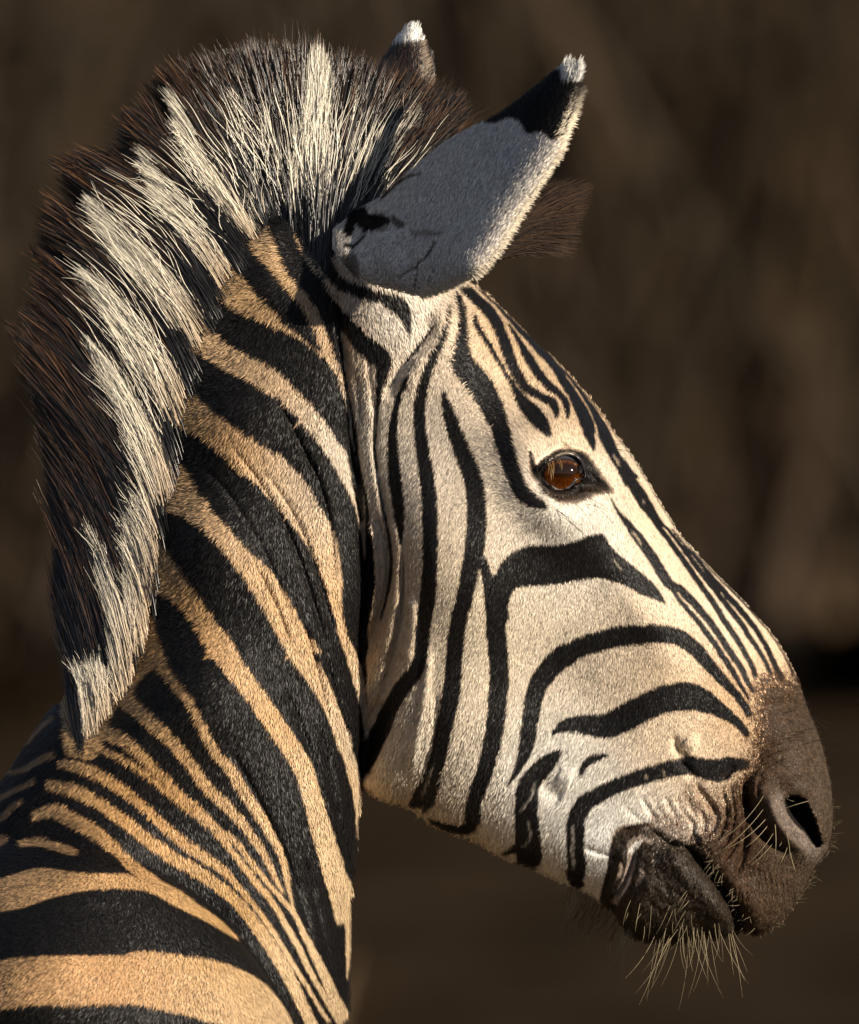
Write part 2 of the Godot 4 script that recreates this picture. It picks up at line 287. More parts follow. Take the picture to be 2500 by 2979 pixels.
# where the mane's pale hair stands
func draw_mane_map():
	var m := mane_map
	var white := func(frame, a, v): patch(m, p2(frame, a), v)
	white.call("A", [1470, 1060, 1480, 900, 1510, 740, 1550, 560, 1575, 400, 1600, 270, 1640, 225, 1690, 280, 1710, 400, 1700, 560, 1690, 700, 1710, 800, 1720, 1000, 1660, 1090, 1550, 1110], 235)
	white.call("B", [380, 1080, 400, 900, 430, 700, 470, 520, 500, 430, 540, 450, 520, 600, 480, 800, 440, 1000, 430, 1080], 90)
	white.call("B", [450, 1080, 480, 940, 560, 790, 650, 660, 760, 560, 840, 540, 800, 640, 720, 780, 640, 900, 560, 1020, 500, 1080], 120)
	white.call("A", [1250, 1050, 1270, 900, 1210, 700, 1160, 470, 1240, 480, 1300, 600, 1420, 520, 1400, 760, 1420, 900, 1380, 1060, 1350, 1180, 1300, 1180], 90)
	white.call("A", [1330, 1240, 1220, 1190, 1120, 1070, 1020, 920, 950, 770, 890, 620, 840, 470, 890, 440, 960, 520, 1005, 640, 1050, 740, 1090, 860, 1170, 990, 1260, 1110, 1345, 1190], 245)
	white.call("A", [1200, 1410, 1120, 1490, 1050, 1380, 950, 1260, 870, 1120, 790, 1000, 730, 880, 680, 740, 740, 740, 800, 820, 850, 910, 930, 1010, 990, 1050, 1060, 1130, 1120, 1250, 1180, 1340], 240)
	white.call("A", [860, 840, 900, 880, 960, 980, 1040, 1110, 1070, 1200, 1000, 1120, 920, 1000], 110)
	white.call("A", [1060, 1640, 980, 1740, 900, 1700, 800, 1560, 700, 1440, 600, 1300, 510, 1180, 430, 1020, 500, 1010, 560, 1070, 640, 1170, 740, 1250, 830, 1350, 910, 1440, 990, 1540], 240)
	white.call("C", [520, -20, 600, 180, 690, 330, 770, 450, 840, 570, 920, 600, 960, 500, 950, 400, 890, 280, 810, 160, 730, 60, 640, -20, 560, -120, 420, -220, 440, -140], 245)
	white.call("C", [780, -20, 860, 60, 950, 150, 1020, 220, 1060, 60, 1020, -20], 240)
	white.call("C", [450, 160, 520, 230, 600, 320, 690, 430, 770, 520, 840, 620, 860, 720, 890, 850, 890, 960, 800, 1020, 730, 900, 670, 760, 640, 640, 590, 500, 510, 350], 245)
	white.call("C", [800, 1000, 820, 1100, 830, 1200, 805, 1350, 785, 1500, 770, 1650, 750, 1780, 640, 1780, 645, 1600, 640, 1400, 640, 1200, 660, 1050, 700, 950], 245)
	white.call("C", [470, 1110, 510, 1200, 555, 1260, 590, 1400, 605, 1500, 630, 1650, 640, 1780, 585, 1780, 550, 1600, 515, 1400, 480, 1250], 215)
	white.call("D", [400, -60, 570, -60, 600, 100, 595, 200, 545, 260, 480, 320, 430, 290, 410, 100], 235)
	white.call("D", [585, -60, 690, -60, 690, 50, 640, 140, 600, 130], 235)

# ---------------------------------------------------------------- solids with a near and a far side over a grid
class Solid:
	var xs := PackedFloat32Array()
	var ys := PackedFloat32Array()
	var nx: int
	var ny: int
	var sd := PackedFloat32Array()       # signed distance to the outline, inside positive
	var near_x := PackedFloat32Array()   # nearest point of the outline
	var near_y := PackedFloat32Array()
	var front := PackedFloat32Array()
	var back := PackedFloat32Array()
	var nrm := PackedVector3Array()      # normal of the near side
	func grid(x: PackedFloat32Array, y: PackedFloat32Array):
		xs = x; ys = y; nx = x.size(); ny = y.size()
		var n := nx * ny
		sd.resize(n); sd.fill(-1e9)
		near_x.resize(n); near_y.resize(n); front.resize(n); front.fill(-1e6); back.resize(n); back.fill(1e6); nrm.resize(n)
	# distance of every node to a closed outline; returned, and merged into sd
	func outline(p: PackedVector2Array) -> PackedFloat32Array:
		var n := nx * ny
		var idx := PackedInt32Array(); idx.resize(n); idx.fill(-1)
		var dist := PackedFloat32Array(); dist.resize(n); dist.fill(1e9)
		var pc := p.size()
		for k in pc:
			var q := p[k]
			var i0 := xs.bsearch(q.x)
			var j0 := ys.bsearch(q.y)
			for j in range(maxi(0, j0 - 2), mini(ny, j0 + 2)):
				for i in range(maxi(0, i0 - 2), mini(nx, i0 + 2)):
					var dx := xs[i] - q.x
					var dy := ys[j] - q.y
					var d := dx * dx + dy * dy
					var c := j * nx + i
					if d < dist[c]:
						dist[c] = d; idx[c] = k
		for sweep in 2:
			for pass_ in 2:
				var f := pass_ == 0
				for jj in ny:
					var j := jj if f else ny - 1 - jj
					var jp := j - 1 if f else j + 1
					for ii in nx:
						var i := ii if f else nx - 1 - ii
						var c := j * nx + i
						var x := xs[i]
						var y := ys[j]
						var best := dist[c]
						var bi := idx[c]
						var ip := i - 1 if f else i + 1
						var k := -1
						if ip >= 0 and ip < nx:
							k = idx[j * nx + ip]
							if k >= 0 and k != bi:
								var q := p[k]
								var d := (x - q.x) * (x - q.x) + (y - q.y) * (y - q.y)
								if d < best: best = d; bi = k
						if jp >= 0 and jp < ny:
							k = idx[jp * nx + i]
							if k >= 0 and k != bi:
								var q := p[k]
								var d := (x - q.x) * (x - q.x) + (y - q.y) * (y - q.y)
								if d < best: best = d; bi = k
							if ip >= 0 and ip < nx:
								k = idx[jp * nx + ip]
								if k >= 0 and k != bi:
									var q := p[k]
									var d := (x - q.x) * (x - q.x) + (y - q.y) * (y - q.y)
									if d < best: best = d; bi = k
							var iq := i + 1 if f else i - 1
							if iq >= 0 and iq < nx:
								k = idx[jp * nx + iq]
								if k >= 0 and k != bi:
									var q := p[k]
									var d := (x - q.x) * (x - q.x) + (y - q.y) * (y - q.y)
									if d < best: best = d; bi = k
						dist[c] = best; idx[c] = bi
		var out := PackedFloat32Array(); out.resize(n)
		for j in ny:
			var y := ys[j]
			var cr := PackedFloat32Array()
			for k in pc:
				var a := p[k]
				var b := p[(k + 1) % pc]
				if (a.y <= y) != (b.y <= y):
					cr.append(a.x + (y - a.y) / (b.y - a.y) * (b.x - a.x))
			cr.sort()
			var m := 0
			for i in nx:
				while m < cr.size() and cr[m] <= xs[i]: m += 1
				var c := j * nx + i
				var d := sqrt(dist[c])
				if m % 2 == 0: d = -d
				out[c] = d
				if d > sd[c]:
					sd[c] = d
					if idx[c] >= 0:
						near_x[c] = p[idx[c]].x; near_y[c] = p[idx[c]].y
		return out
	# a ridge (positive) or a fold (negative) along a line of (x, y, half width)
	func crease(line: PackedVector3Array, amount: float, fade := true):
		var n := line.size()
		for k in n - 1:
			pass
		var lo := Vector2(1e9, 1e9)
		var hi := Vector2(-1e9, -1e9)
		var wide := 0.0
		for q in line:
			lo = lo.min(Vector2(q.x, q.y)); hi = hi.max(Vector2(q.x, q.y)); wide = maxf(wide, q.z)
		var i0 := maxi(0, xs.bsearch(lo.x - wide * 2.6)); var i1 := mini(nx, xs.bsearch(hi.x + wide * 2.6))
		var j0 := maxi(0, ys.bsearch(lo.y - wide * 2.6)); var j1 := mini(ny, ys.bsearch(hi.y + wide * 2.6))
		for j in range(j0, j1):
			for i in range(i0, i1):
				var c := j * nx + i
				if sd[c] < -20.0: continue
				var x := xs[i]
				var y := ys[j]
				var best := 1e12
				var wb := 1.0
				var tb := 0.0
				for k in n - 1:
					var a := line[k]
					var b := line[k + 1]
					var ex := b.x - a.x
					var ey := b.y - a.y
					var t := clampf(((x - a.x) * ex + (y - a.y) * ey) / (ex * ex + ey * ey + 1e-6), 0.0, 1.0)
					var dx := x - a.x - ex * t
					var dy := y - a.y - ey * t
					var d := dx * dx + dy * dy
					if d < best:
						best = d; wb = a.z + (b.z - a.z) * t; tb = (k + t) / (n - 1.0)
				var r := best / (wb * wb)
				if r < 6.0:
					var v := amount * exp(-r)
					if fade and wb < 32.0: v *= clampf(minf(tb, 1.0 - tb) * 6.0 + 0.15, 0.0, 1.0)
					front[c] += v
					back[c] -= v * 0.5
	func normals():
		for j in ny:
			for i in nx:
				var c := j * nx + i
				if sd[c] < -1e8: continue
				var il := i - 1 if i > 0 and front[c - 1] > -1e5 else i
				var ir := i + 1 if i < nx - 1 and front[c + 1] > -1e5 else i
				var jl := j - 1 if j > 0 and front[c - nx] > -1e5 else j
				var jr := j + 1 if j < ny - 1 and front[c + nx] > -1e5 else j
				var gx := 0.0
				var gy := 0.0
				if ir > il: gx = (front[j * nx + ir] - front[j * nx + il]) / (xs[ir] - xs[il])
				if jr > jl: gy = (front[jr * nx + i] - front[jl * nx + i]) / (ys[jr] - ys[jl])
				nrm[c] = Vector3(-gx, gy, 1.0).normalized()

# control values spread over the flank by inverse distance
func spread(x: float, y: float, pts: Array) -> Array:
	var sw := 0.0
	var out := []
	out.resize(pts[0].size() - 2); out.fill(0.0)
	for p in pts:
		var dx: float = x - p[0]
		var dy: float = y - p[1]
		var w := 1.0 / (pow(dx * dx + dy * dy, 1.4) + 2e5)
		sw += w
		for k in out.size(): out[k] += w * p[k + 2]
	for k in out.size(): out[k] /= sw
	return out

# a coarse table of spread() read back smoothly
class Table:
	var o: Vector2
	var step: float
	var w: int
	var h: int
	var n: int
	var v := PackedFloat32Array()
	func at(x: float, y: float, k: int) -> float:
		var fx := clampf((x - o.x) / step, 0.0, w - 1.001)
		var fy := clampf((y - o.y) / step, 0.0, h - 1.001)
		var i := int(fx)
		var j := int(fy)
		fx -= i; fy -= j
		var b := (j * w + i) * n + k
		return lerpf(lerpf(v[b], v[b + n], fx), lerpf(v[b + w * n], v[b + w * n + n], fx), fy)

func table(pts_p: Array, step := 60.0, lo := Vector2(-300, 0), hi := Vector2(2600, 3100)) -> Table:
	var pts := []
	for p in pts_p:
		var q = p.duplicate()
		q[0] *= 1.4189; q[1] *= 1.4189
		pts.append(q)
	var t := Table.new()
	t.o = lo; t.step = step; t.w = int((hi.x - lo.x) / step) + 2; t.h = int((hi.y - lo.y) / step) + 2; t.n = pts[0].size() - 2
	for j in t.h:
		for i in t.w:
			for v in spread(lo.x + i * step, lo.y + j * step, pts): t.v.append(v)
	return t

func dome(d: float, r: float) -> float:
	var t := clampf(1.0 - d / r, 0.0, 1.0)
	return sqrt(maxf(0.0, 1.0 - t * t))

func blur_inside(a: PackedFloat32Array, d: PackedFloat32Array, nx: int, ny: int, times: int, keep: float) -> PackedFloat32Array:
	for t in times:
		var s := a.duplicate()
		for j in range(1, ny - 1):
			for i in range(1, nx - 1):
				var c := j * nx + i
				if d[c] > keep:
					a[c] = (s[c] * 2.0 + s[c - 1] + s[c + 1] + s[c - nx] + s[c + nx]) / 6.0
	return a

func head_outline() -> PackedVector2Array:
	return cat([p2("E", [880, 20, 905, 40, 960, 80, 1020, 130, 1080, 190, 1150, 260, 1230, 342, 1300, 402, 1370, 465, 1430, 530, 1490, 600, 1545, 665, 1600, 740]),
		p2("G", [515, 301, 590, 400, 640, 480, 690, 560, 735, 640, 785, 722, 830, 795, 890, 866, 960, 940, 1040, 1025, 1110, 1095, 1180, 1170, 1250, 1247, 1310, 1318, 1355, 1380, 1395, 1450, 1432, 1530, 1462, 1590]),
		p2("H", [1480, 95, 1512, 180, 1545, 260, 1572, 340, 1594, 430, 1612, 510, 1623, 600, 1626, 700, 1617, 800, 1600, 865, 1570, 908, 1535, 955, 1500, 1020, 1470, 1080, 1430, 1140, 1380, 1210, 1330, 1260, 1275, 1294, 1232, 1306, 1195, 1296, 1168, 1285, 1150, 1280, 1130, 1290, 1090, 1312, 1030, 1325, 960, 1322, 900, 1340, 840, 1352, 760, 1345, 680, 1340, 610, 1322, 560, 1280, 525, 1230, 500, 1180, 470, 1165, 440, 1145, 425, 1118, 380, 1090, 330, 1065, 240, 1030, 180, 1000, 100, 960]),
		p2("F", [969, 1417, 900, 1385, 820, 1340, 740, 1292, 680, 1275, 640, 1262, 560, 1230, 500, 1190, 430, 1140, 340, 1115, 290, 1095, 230, 1062, 182, 1025, 150, 960]),
		p2("P", [700, 1450, 675, 1250, 650, 1000, 625, 800, 615, 640, 640, 540, 700, 480, 800, 460, 890, 520])])

func neck_outline() -> PackedVector2Array:
	return p2("P", [700, 480, 640, 470, 570, 430, 470, 470, 390, 550, 330, 650, 290, 780, 265, 930, 245, 1040, 225, 1160, 200, 1290, 160, 1370, 128, 1440, 112, 1446, 85, 1480, 45, 1540, 0, 1605, -120, 1740, -400, 1830, -900, 1850, -1030, 2200, -950, 2700, -500, 2880, 0, 2850, 420, 2850, 620, 2620, 695, 2350, 712, 2120, 716, 2000, 718, 1850, 728, 1750, 736, 1640, 740, 1560, 748, 1480, 751, 1400, 757, 1310, 776, 1220, 800, 1120, 815, 1000, 815, 880, 806, 780, 790, 690, 765, 600, 730, 520])

func back_outline() -> PackedVector2Array:
	return p2("P", [-1000, 1900, -500, 1780, -100, 1730, 0, 1722, 90, 1725, 190, 1735, 270, 1760, 350, 1795, 430, 1852, 500, 1925, 545, 1985, 585, 2060, 608, 2110, 640, 2200, 640, 2500, 300, 2800, -600, 2820, -950, 2600])

var body: Solid
var eye_level := 0.0
var shapes: Table
var mm := 0.001 / U

func sculpt_body():
	body = Solid.new()
	var xs := PackedFloat32Array()
	var x := -1560.0
	while x < -400.0: xs.append(x); x += 40.0
	x = -400.0
	while x < 2540.0: xs.append(x); x += 7.0
	var ys := PackedFloat32Array()
	var y := 540.0
	while y < 3030.0: ys.append(y); y += 7.0
	while y < 7200.0: ys.append(y); y += 70.0
	body.grid(xs, ys)
	var nx := body.nx
	var ny := body.ny
	# half thickness and edge rounding, in millimetres
	var head := table([[800, 600, 72, 70], [1000, 720, 80, 84], [1160, 960, 90, 95], [930, 1150, 84, 85], [900, 1500, 62, 62], [1350, 1200, 62, 66], [1150, 1500, 54, 50], [1500, 1350, 48, 50], [1630, 1620, 54, 46], [1500, 1750, 47, 44], [1380, 1830, 54, 46], [1300, 1780, 50, 46], [760, 1200, 56, 80], [700, 1450, 40, 80]])
	var neck := table([[600, 560, 62, 75, -6], [500, 900, 78, 95, 0], [420, 1150, 88, 110, 8], [650, 1000, 74, 66, -8], [740, 950, 70, 60, -12], [690, 1400, 76, 60, 2], [400, 1450, 108, 130, 20], [650, 1750, 95, 75, 10], [200, 1750, 120, 120, 30], [90, 1530, 85, 46, 20], [30, 1620, 88, 46, 20], [200, 1600, 92, 60, 22], [300, 1560, 100, 70, 20], [430, 560, 46, 36, 0], [370, 680, 46, 36, 0], [320, 800, 46, 36, 0], [295, 950, 48, 36, 2], [270, 1100, 50, 36, 4], [235, 1280, 54, 40, 6], [180, 1400, 54, 44, 8], [550, 2000, 120, 100, 30], [100, 2000, 150, 150, 40]])
	var dh := body.outline(smooth_loop(head_outline()))
	var dn := body.outline(smooth_loop(neck_outline()))
	var s2 := Solid.new()
	s2.grid(xs, ys)
	var db := s2.outline(smooth_loop(back_outline()))
	var legs := []
	for leg in [[380, 60.0], [150, -90.0], [-620, 60.0], [-860, -70.0]]:
		var lx: float = leg[0]
		legs.append([body.outline(smooth_loop(p2("P", [lx - 110, 2500, lx - 75, 3100, lx - 62, 3600, lx - 48, 3900, lx - 50, 4700, lx - 66, 4900, lx + 66, 4900, lx + 50, 4700, lx + 48, 3900, lx + 66, 3600, lx + 90, 3100, lx + 120, 2500]))), leg[1]])
	var n := nx * ny
	var hh := PackedFloat32Array(); hh.resize(n)
	var nh := PackedFloat32Array(); nh.resize(n)
	for j in ny:
		for i in nx:
			var c := j * nx + i
			if dh[c] > 0.0: hh[c] = head.at(xs[i], ys[j], 0) * mm * dome(dh[c], head.at(xs[i], ys[j], 1) * mm)
			if dn[c] > 0.0: nh[c] = neck.at(xs[i], ys[j], 0) * mm * dome(dn[c], neck.at(xs[i], ys[j], 1) * mm)
	hh = blur_inside(hh, dh, nx, ny, 8, 24.0)
	nh = blur_inside(nh, dn, nx, ny, 8, 24.0)
	for j in ny:
		for i in nx:
			var c := j * nx + i
			var f := -1e6
			var b := 1e6
			if dh[c] > 0.0:
				f = hh[c]; b = -hh[c]
			if dn[c] > 0.0:
				var zc := neck.at(xs[i], ys[j], 2) * mm
				var g := zc + nh[c]
				if f > -1e5:
					var k := 30.0
					var t := clampf(0.5 + 0.5 * (g - f) / k, 0.0, 1.0)
					f = lerpf(f, g, t) + k * t * (1.0 - t) * 0.6
				else:
					f = g
				b = minf(b, zc - nh[c])
			if db[c] > 0.0 and f > -1e5:
				f += 95.0 * mm * dome(db[c], 150.0 * mm)
			for leg in legs:
				var dl: float = leg[0][c]
				if dl > 0.0:
					f = maxf(f, leg[1] * mm + 36.0 * mm * dome(dl, 36.0 * mm))
					b = minf(b, leg[1] * mm - 36.0 * mm * dome(dl, 36.0 * mm))
			body.front[c] = f; body.back[c] = b
	sculpt_features()
	# small unevenness of the lips and chin
	for j in range(body.ys.bsearch(2350.0), body.ys.bsearch(2800.0)):
		for i in range(body.xs.bsearch(1780.0), body.xs.bsearch(2430.0)):
			var s := skin_map.at(body.xs[i], body.ys[j]) / 255.0
			if s > 0.3:
				var low := clampf((2200.0 - body.xs[i]) / 100.0, 0.25, 1.0)
				body.front[j * body.nx + i] += s * low * (7.0 * noise.get_noise_2d(body.xs[i] * 1.6, body.ys[j] * 1.2) + 4.0 * noise.get_noise_2d(body.xs[i] * 3.4, body.ys[j] * 3.0))
	for p in eye_opening: eye_level += near_side(body, p.x, p.y) / eye_opening.size()
	hollow(eye_opening, 16.0 * mm, 40.0)
	hollow(nostril, 36.0 * mm, 52.0)
	# the surface comes to rest on the outline
	for j in ny:
		for i in nx:
			var c := j * nx + i
			if body.sd[c] <= 0.0 and body.sd[c] > -40.0:
				var nb := 0.0
				var z := 0.0
				for d in [-1, 1, -nx, nx, nx + 1, nx - 1, -nx + 1, -nx - 1]:
					var e: int = c + d
					if e >= 0 and e < n and body.sd[e] > 0.0:
						z += (body.front[e] + body.back[e]) * 0.5; nb += 1.0
				if nb > 0.0:
					z /= nb
					body.front[c] = z; body.back[c] = z
	body.normals()

func fold(frame: String, a: Array, millimetres: float, fade := true):
	body.crease(smooth_line(p3(frame, a), 22.0), millimetres * mm, fade)

func sculpt_features():
	# head: brow, eye socket, cheek, facial crest
	fold("P", [1080, 900, 60, 1130, 885, 55, 1190, 900, 55, 1225, 940, 45], 11)
	fold("P", [1050, 790, 50, 1075, 830, 50], -6)
	fold("P", [1080, 1010, 45, 1140, 1060, 45, 1220, 1050, 40], 6)
	fold("P", [1150, 1060, 55, 1250, 1150, 55, 1330, 1270, 50, 1370, 1340, 50], 6)
	fold("P", [940, 1120, 130, 950, 1300, 130, 930, 1420, 110], 13)
	fold("P", [1150, 1380, 90, 1240, 1460, 80], -6)
	fold("P", [860, 1010, 60, 850, 1200, 60, 835, 1330, 50, 800, 1460, 50], 5)
	fold("P", [1290, 950, 30, 1400, 1150, 26, 1540, 1350, 26], -2)
	# ear root
	fold("P", [770, 500, 90, 800, 540, 80], 10)
	fold("P", [885, 640, 20, 870, 700, 20, 820, 760, 16, 790, 820, 14], -5)
	fold("P", [905, 620, 18, 905, 680, 20, 860, 740, 20, 830, 800, 16], 5)
	fold("P", [690, 600, 9, 700, 680, 9, 712, 760, 9, 722, 880, 9, 738, 1000, 9], -7)
	# folds between neck and cheek
	fold("K", [300, -200, 14, 345, 0, 14, 368, 200, 14, 378, 400, 14, 372, 560, 14, 385, 740, 16, 392, 880, 16], -6)
	fold("K", [400, 40, 18, 440, 200, 22, 455, 400, 24, 430, 600, 24, 400, 760, 20], 5)
	fold("K", [470, 0, 14, 520, 180, 14, 540, 360, 16, 520, 520, 18, 470, 700, 20, 415, 860, 20, 388, 960, 18], -7)
	fold("K", [560, 20, 22, 600, 200, 26, 590, 440, 32, 570, 640, 36, 520, 860, 40, 450, 1080, 44, 410, 1280, 36], 5)
	fold("K", [640, 260, 12, 640, 500, 14, 620, 720, 18, 580, 900, 20, 530, 1120, 24, 480, 1300, 26], -7)
	fold("K", [700, 560, 26, 700, 800, 30, 660, 980, 30], 4)
	fold("K", [420, 1450, 60, 480, 1300, 50, 400, 1620, 60, 390, 1720, 50], -14, false)
	fold("K", [820, 900, 24, 790, 1200, 28, 740, 1500, 28, 700, 1750, 20], 4)
	fold("K", [870, 1200, 16, 840, 1500, 18, 780, 1700, 18], -3)
	fold("E", [430, 560, 12, 432, 700, 12, 425, 850, 12, 440, 1000, 12, 480, 1200, 14, 512, 1400, 14], -5)
	fold("E", [330, 500, 9, 345, 620, 9, 350, 760, 9], -3)
	fold("E", [390, 420, 9, 405, 560, 9, 415, 700, 9], -3)
	# folds of the bent neck
	for a in [[1200, 700, 14, 1290, 820, 16, 1400, 980, 16, 1500, 1180, 15, 1580, 1400, 14, 1640, 1600, 14, 1680, 1762, 12], [1380, 850, 14, 1480, 1000, 16, 1560, 1160, 16, 1630, 1360, 14, 1690, 1560, 14, 1720, 1700, 12], [1560, 700, 12, 1630, 860, 15, 1680, 1030, 15, 1705, 1200, 14, 1722, 1400, 12], [1400, 420, 12, 1480, 560, 14, 1560, 720, 14, 1620, 860, 14], [1050, 800, 14, 1150, 900, 16, 1260, 1060, 16, 1380, 1280, 15, 1460, 1480, 14, 1530, 1680, 12], [1330, 1330, 12, 1420, 1520, 13, 1490, 1700, 12]]:
		fold("C", a, -3.4 if a[0] != 1050 and a[0] != 1000 else -1.6)
	for a in [[60, 600, 12, 120, 800, 14, 160, 1000, 13, 175, 1200, 12], [0, 380, 12, 60, 600, 14, 110, 840, 13, 150, 1060, 12], [-20, 900, 14, 50, 1150, 14, 110, 1400, 13, 140, 1600, 12], [50, 60, 11, 100, 300, 12, 150, 560, 12, 185, 760, 11], [-110, 200, 12, -40, 460, 13, 20, 700, 13]]:
		fold("F", a, -3.6)
	for a in [[1480, 60, 14, 1560, 260, 15, 1620, 460, 15, 1680, 700, 14], [1640, 250, 14, 1700, 450, 14, 1740, 700, 13], [1200, 350, 16, 1330, 600, 16, 1450, 850, 16, 1540, 1100, 15, 1610, 1400, 14], [1560, 900, 14, 1620, 1150, 14, 1690, 1450, 13]]:
		fold("D", a, -3)
	# eyelids and socket
	fold("I", [230, 760, 40, 420, 560, 50, 640, 430, 60, 850, 400, 70, 1010, 500, 70, 1100, 640, 70], 6)
	fold("I", [300, 900, 40, 440, 1060, 50, 640, 1130, 55, 820, 1080, 55, 960, 960, 60, 1140, 960, 70, 1330, 1010, 60], 5)
	fold("I", [1000, 770, 35, 1150, 800, 35, 1300, 890, 35, 1480, 1030, 30], -4)
	fold("I", [860, 1210, 40, 1040, 1080, 40, 1200, 1060, 30], -2)
	fold("I", [640, 230, 40, 760, 320, 36, 960, 380, 30, 1050, 430, 30], -5)
	# nostril
	fold("H", [1250, 560, 60, 1290, 640, 60, 1370, 780, 60, 1480, 900, 60], 7)
	fold("H", [1560, 560, 60, 1600, 700, 60, 1600, 840, 40], 6)
	fold("H", [1440, 540, 60, 1520, 560, 50], 6)
	fold("L", [640, 180, 30, 610, 320, 34, 610, 480, 36, 650, 640, 40, 730, 760, 44, 850, 880, 44, 980, 960, 40, 1050, 960, 30], -9)
	fold("L", [760, 190, 22, 720, 300, 22, 710, 420, 22], -3)
	fold("L", [590, 180, 24, 570, 320, 22, 590, 500, 22, 610, 640, 20], -4)
	fold("L", [850, 330, 50, 860, 520, 60, 960, 720, 60, 1120, 900, 60, 1280, 1000, 50], 5)
	# mouth and chin
	fold("H", [880, 850, 18, 940, 930, 24, 1000, 1000, 26, 1060, 1080, 28, 1110, 1160, 28, 1150, 1240, 30, 1170, 1310, 30], -14, false)
	fold("H", [960, 780, 40, 1040, 900, 50, 1120, 1020, 60, 1190, 1150, 60, 1230, 1250, 40], 5)
	fold("H", [800, 900, 60, 900, 1020, 70, 1000, 1150, 70, 1080, 1250, 50], 6)
	fold("H", [700, 1000, 40, 620, 1150, 50, 640, 1260, 40], 4)
	fold("H", [690, 760, 22, 760, 820, 20, 830, 850, 18, 880, 850, 16], -6)
	fold("H", [620, 850, 20, 590, 950, 18, 560, 1040, 18, 520, 1110, 18], -7)
	fold("H", [560, 850, 16, 530, 950, 16, 500, 1050, 16, 460, 1110, 16], 4)
	fold("H", [820, 820, 14, 870, 830, 16, 900, 860, 14], 6)
	fold("H", [930, 780, 13, 960, 810, 13, 940, 840, 12], 4)
	for a in [[1060, 560, 1080, 680, 1050, 790, 980, 860], [1100, 540, 1120, 680, 1090, 810, 1010, 900], [1140, 560, 1155, 700, 1130, 830, 1060, 930], [1000, 620, 1030, 700, 1010, 770, 960, 810], [1180, 620, 1180, 740, 1160, 860, 1110, 950], [940, 660, 970, 720, 960, 770, 930, 800], [880, 690, 910, 740, 905, 780, 890, 800], [1185, 760, 1170, 880, 1140, 960, 1100, 1010]]:
		fold("H", [a[0], a[1], 10, a[2], a[3], 11, a[4], a[5], 11, a[6], a[7], 10], -3.2)
	for a in [[700, 590, 730, 650, 770, 700], [650, 600, 690, 670, 720, 710], [760, 590, 800, 660, 830, 710], [820, 600, 850, 660, 880, 700], [880, 600, 900, 650, 920, 690], [560, 640, 610, 690, 650, 720]]:
		fold("H", [a[0], a[1], 12, a[2], a[3], 13, a[4], a[5], 12], -0.8 - 0.25 * (a[0] % 7))
	fold("H", [350, 850, 14, 420, 880, 14, 490, 890, 12], -2.5)
	fold("H", [920, 520, 16, 950, 580, 18, 1000, 640, 18, 1040, 700, 16], -5)
	fold("H", [812, 270, 18, 815, 330, 20, 840, 380, 18, 900, 400, 16], -4)
	fold("H", [860, 310, 44, 920, 340, 40], 4)
	fold("H", [830, 400, 18, 880, 450, 20, 920, 500, 18], -4)
	fold("H", [130, 520, 50, 190, 580, 50, 240, 600, 40], -4)
	fold("H", [220, 480, 50, 290, 500, 50], 3)
	fold("H", [1060, 510, 12, 1085, 470, 12, 1120, 430, 12], -3)
	for a in [[1210, 430, 1290, 340, 1420, 300, 1500, 300], [1200, 480, 1260, 400, 1330, 360, 1420, 340], [1460, 60, 1400, 90, 1330, 100, 1280, 110]]:
		fold("H", [a[0], a[1], 10, a[2], a[3], 12, a[4], a[5], 12, a[6], a[7], 10], -1.6)
	for k in 9:
		var x0 := 1140.0 + k * 30.0
		fold("H", [x0, 930 + k * 6, 9, x0 + 10, 1020 + k * 6, 10, x0 + 4, 1110 + k * 4, 9], -1.4)

# a hollow within a loop
func hollow(loop: PackedVector2Array, depth: float, edge: float):
	var lo := Vector2(1e9, 1e9)
	var hi := Vector2(-1e9, -1e9)
	for p in loop:
		lo = lo.min(p); hi = hi.max(p)
	for j in range(body.ys.bsearch(lo.y), body.ys.bsearch(hi.y)):
		for i in range(body.xs.bsearch(lo.x), body.xs.bsearch(hi.x)):
			var q := Vector2(body.xs[i], body.ys[j])
			if not Geometry2D.is_point_in_polygon(q, loop): continue
			var best := 1e9
			for p in loop: best = minf(best, p.distance_squared_to(q))
			body.front[j * body.nx + i] -= depth * dome(sqrt(best), edge)

